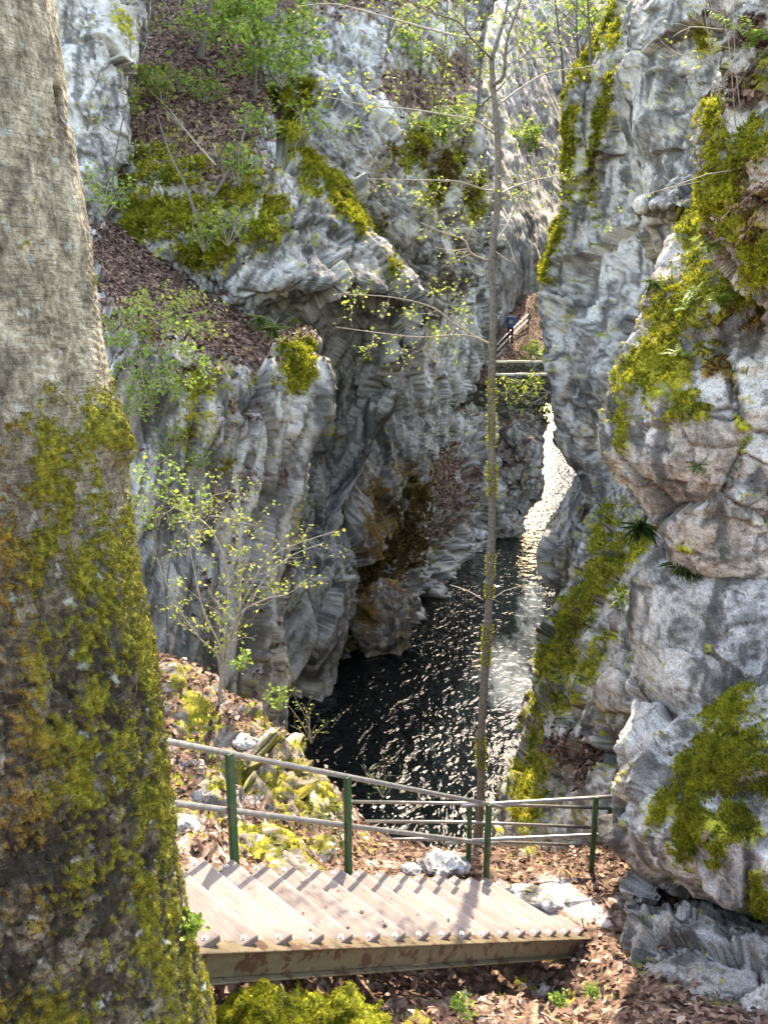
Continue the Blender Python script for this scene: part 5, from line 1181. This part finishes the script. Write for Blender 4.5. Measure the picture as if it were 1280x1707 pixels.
def twig(label, pts, r, seed, n=3, leaf=.3, mat=SPRING, L=.03, tl=.2, bark=None):
    rng = np.random.default_rng(seed); root = empty('twig', label, 'twig', tuple(pts[0])); mb, tips = grow(pts, r, r*.4, rng, n, tl, .6, .05, 0); under(mb.build('stem', bark or PALE_TWIG), root)
    o = leaves_at('leaves', tips, rng, 1, L, mat, root, None, .015, .4, leaf, .7)
    if o is not None: under(o, root); o['kind'] = 'stuff'
twig('pale bare twig arching over the top of the right cliff', [P(1250,52,7.0),P(1190,48,6.9),P(1150,45,6.8),P(1120,62,6.8)], .006, 71)
twig('thin twig with tiny leaves hanging below the arching twig', [P(1215,130,7.2),P(1170,100,7.1),P(1130,90,7.0),P(1100,68,7.0)], .004, 72, 5, .6)
twig('long pale twig sticking out of the mossy bank', [P(1235,283,6.7),P(1180,290,6.6),P(1130,308,6.5),P(1095,318,6.5)], .006, 73, 3, .2)
twig('slender leafy stem reaching across the grey cliff', [P(1180,300,6.8),P(1090,320,6.9),P(1040,350,7.0),P(1000,375,7.1)], .003, 74, 6, .9, FRESH, .03)
for i, (a, b, c_) in enumerate([((1205,190),(1180,60),(1170,-20)),((1225,210),(1215,80),(1195,-20)),((1240,240),(1225,110),(1222,0)),((1200,250),(1150,190),(1130,130))]):
    twig(['leftmost dry stalk on the mossy bank top','second dry stalk on the mossy bank top','rightmost dry stalk on the mossy bank top','short leaning dry stalk at the bank edge'][i], [P(*a,6.9),P(*b,6.8),P(*c_,6.8)], .0045, 80+i, 4, .1, tl=.3, bark=BRANCH if i == 3 else PALE_TWIG)
for i, q in enumerate([[(1280,300),(1245,330),(1200,365),(1180,400)],[(1290,330),(1260,365),(1225,410),(1190,440)]]):
    twig(['dry rust-brown fern frond on the mossy bank','lower dry rust-brown fern frond on the mossy bank'][i], [P(x, y, 6.1) for x, y in q], .005, 90+i, 14, 1.0, LITTER_D, .035, .06, bark=simple('dead_frond%d' % i, (.10, .045, .025), (.22, .11, .06), 30))
def fern(label, base, L, n, seed, face=(0, -1, .2), mat=FRESH, pin=.2, droop=.5):
    rng = np.random.default_rng(seed); base = np.asarray(base); root = empty('fern', label, 'fern', tuple(base)); face = np.array(face, float)
    for k in range(n):
        d = face + rng.normal(0, .75, 3) + np.array((0, 0, .45)); d /= np.linalg.norm(d); l = L*rng.uniform(.7, 1.15); pts = [base]; dd = d.copy()
        for s_ in range(9): dd = dd + np.array((0, 0, -droop/9)); dd /= np.linalg.norm(dd); pts.append(pts[-1]+dd*l/9)
        c, dr, ln = [], [], []
        for s_ in range(1, 10):
            t = pts[s_]-pts[s_-1]; t /= np.linalg.norm(t); sd = np.cross(t, (0, 0, 1)); sd /= np.linalg.norm(sd)+1e-9
            for h in (0, .5):
                for sg in (-1, 1): c.append(pts[s_-1] + (pts[s_]-pts[s_-1])*h); dr.append(sd*sg+t*.35); ln.append(l*pin*math.sin(math.pi*(.12+.86*(s_-1+h)/9.5)))
        nn = np.tile(np.array((0, -.15, 1.0)), (len(c), 1)) + RNG.normal(0, .15, (len(c), 3))
        o = under(leaf_mesh('frond', np.array(c), nn, np.array(dr), np.array(ln), mat, None, .36, .05, .12), root)
def blades(label, base, L, n, seed, mat=DEEP, face=(0, -1, 0), ratio=.09, name='plant', cat='plant', spread=.6, curl=.35):
    rng = np.random.default_rng(seed); base = np.asarray(base); root = empty(name, label, cat, tuple(base)); d = np.asarray(face, float) + rng.normal(0, spread, (n, 3)) + np.array((0, 0, .35))
    nn = rng.normal(0, .35, (n, 3)) + np.array((0, -.25, 1.0)); c = base + rng.normal(0, L*.09, (n, 3))
    o = under(leaf_mesh('blades', c, nn, d, L*rng.uniform(.6, 1.2, n), mat, None, ratio, ratio*.15, curl), root); o['kind'] = 'stuff'
fern('bright green fern on the mossy block top', P(1140,515,8.3), .30, 9, 1); fern('green fern right of the brighter fern on the mossy block', P(1195,508,7.9), .36, 8, 2, mat=FRESH)
fern('fern tuft at the junction of bank and mossy block', P(1185,405,7.3), .30, 9, 3); fern('small fern low on the mossy slope', P(1130,590,8.0), .22, 8, 4)
fern('leafy fern at the top right corner', P(1255,70,6.9), .42, 8, 5, mat=FRESH); fern('tiny fern under the edge of the pale boulder slab', P(1030,1000,8.6), .2, 7, 6, mat=DEEP)
fern('pale fern on the mossy ridge', P(1040,985,9.5), .2, 7, 7, mat=FRESH); fern('fern in the crack of the overhanging block', P(1165,775,7.4), .2, 8, 8, mat=DEEP)
blades('dark grass tuft in the cleft left of the flat slab', P(1068,876,8.7), .22, 110, 9, ratio=.05); blades('dark grass tuft where the slab meets the overhang', P(1138,938,7.9), .2, 130, 10, ratio=.05)
blades('pale grass tuft on the crest of the mossy block', P(1085,470,8.9), .16, 40, 11, GRASS, ratio=.05); blades('grass blades among the leaves by the fallen stones', P(545,1395,7.2), .26, 30, 12, GRASS, ratio=.05)
blades('grass on the ledge edge of the near cliff', P(455,548,16.3), .3, 60, 14, GRASS, ratio=.06); blades('grass on the ledge near the overhanging cliff foot', P(430,530,17.0), .3, 50, 15, GRASS, ratio=.06)
clump('small green seedlings at the bottom right of the moss stone', P(770,1690,4.35), .12, 7, 141, .035, FRESH, r=.002); clump('low green weeds beside the dark shaded rock', P(930,1672,5.0), .08, 8, 142, .03, FRESH, r=.002); clump('sparse weeds at the foot of the shaded rock', P(985,1660,5.2), .10, 7, 143, .03, FRESH, r=.002)
clump('single ivy sprig on the edge of the big trunk', P(318,1555,2.62), .06, 5, 144, .03, FRESH, r=.0015); clump('leafy creeper behind the second green post', P(548,1385,7.2), .35, 9, 145, .035, DEEP, r=.003)
shrub('yellow-leaved spray hanging over the bridge parapet', P(915,655,40.0), [[P(890,640,39.6), P(860,632,39.5), P(835,628,39.4)], [P(890,655,39.5), P(862,655,39.4), P(842,648,39.3)], [P(895,668,39.5), P(875,672,39.4), P(855,662,39.3)], [P(900,645,39.6), P(880,625,39.5)]], 161, .16, SPRING, 7, .9, .016, 1, .8)

# a few leaves and crumbs lying on the steps
_n = 46; _k = RNG.integers(-3, 15, _n); _a = RNG.uniform(.0, .85, _n); _r = RNG.uniform(-.14, .05, _n)
_c = np.array([stair(k, a, .003) + RUN*r for k, a, r in zip(_k, _a, _r)])
tag(leaf_mesh('leaf_litter', _c, RNG.normal(0, .15, (_n, 3)) + np.array((0, 0, 1.)), RNG.normal(size=(_n, 3)), RNG.uniform(.015, .05, _n), LITTER, None, .6, .1, .1), 'few dry leaves and crumbs scattered on the wooden steps', 'leaf litter', kind='stuff')
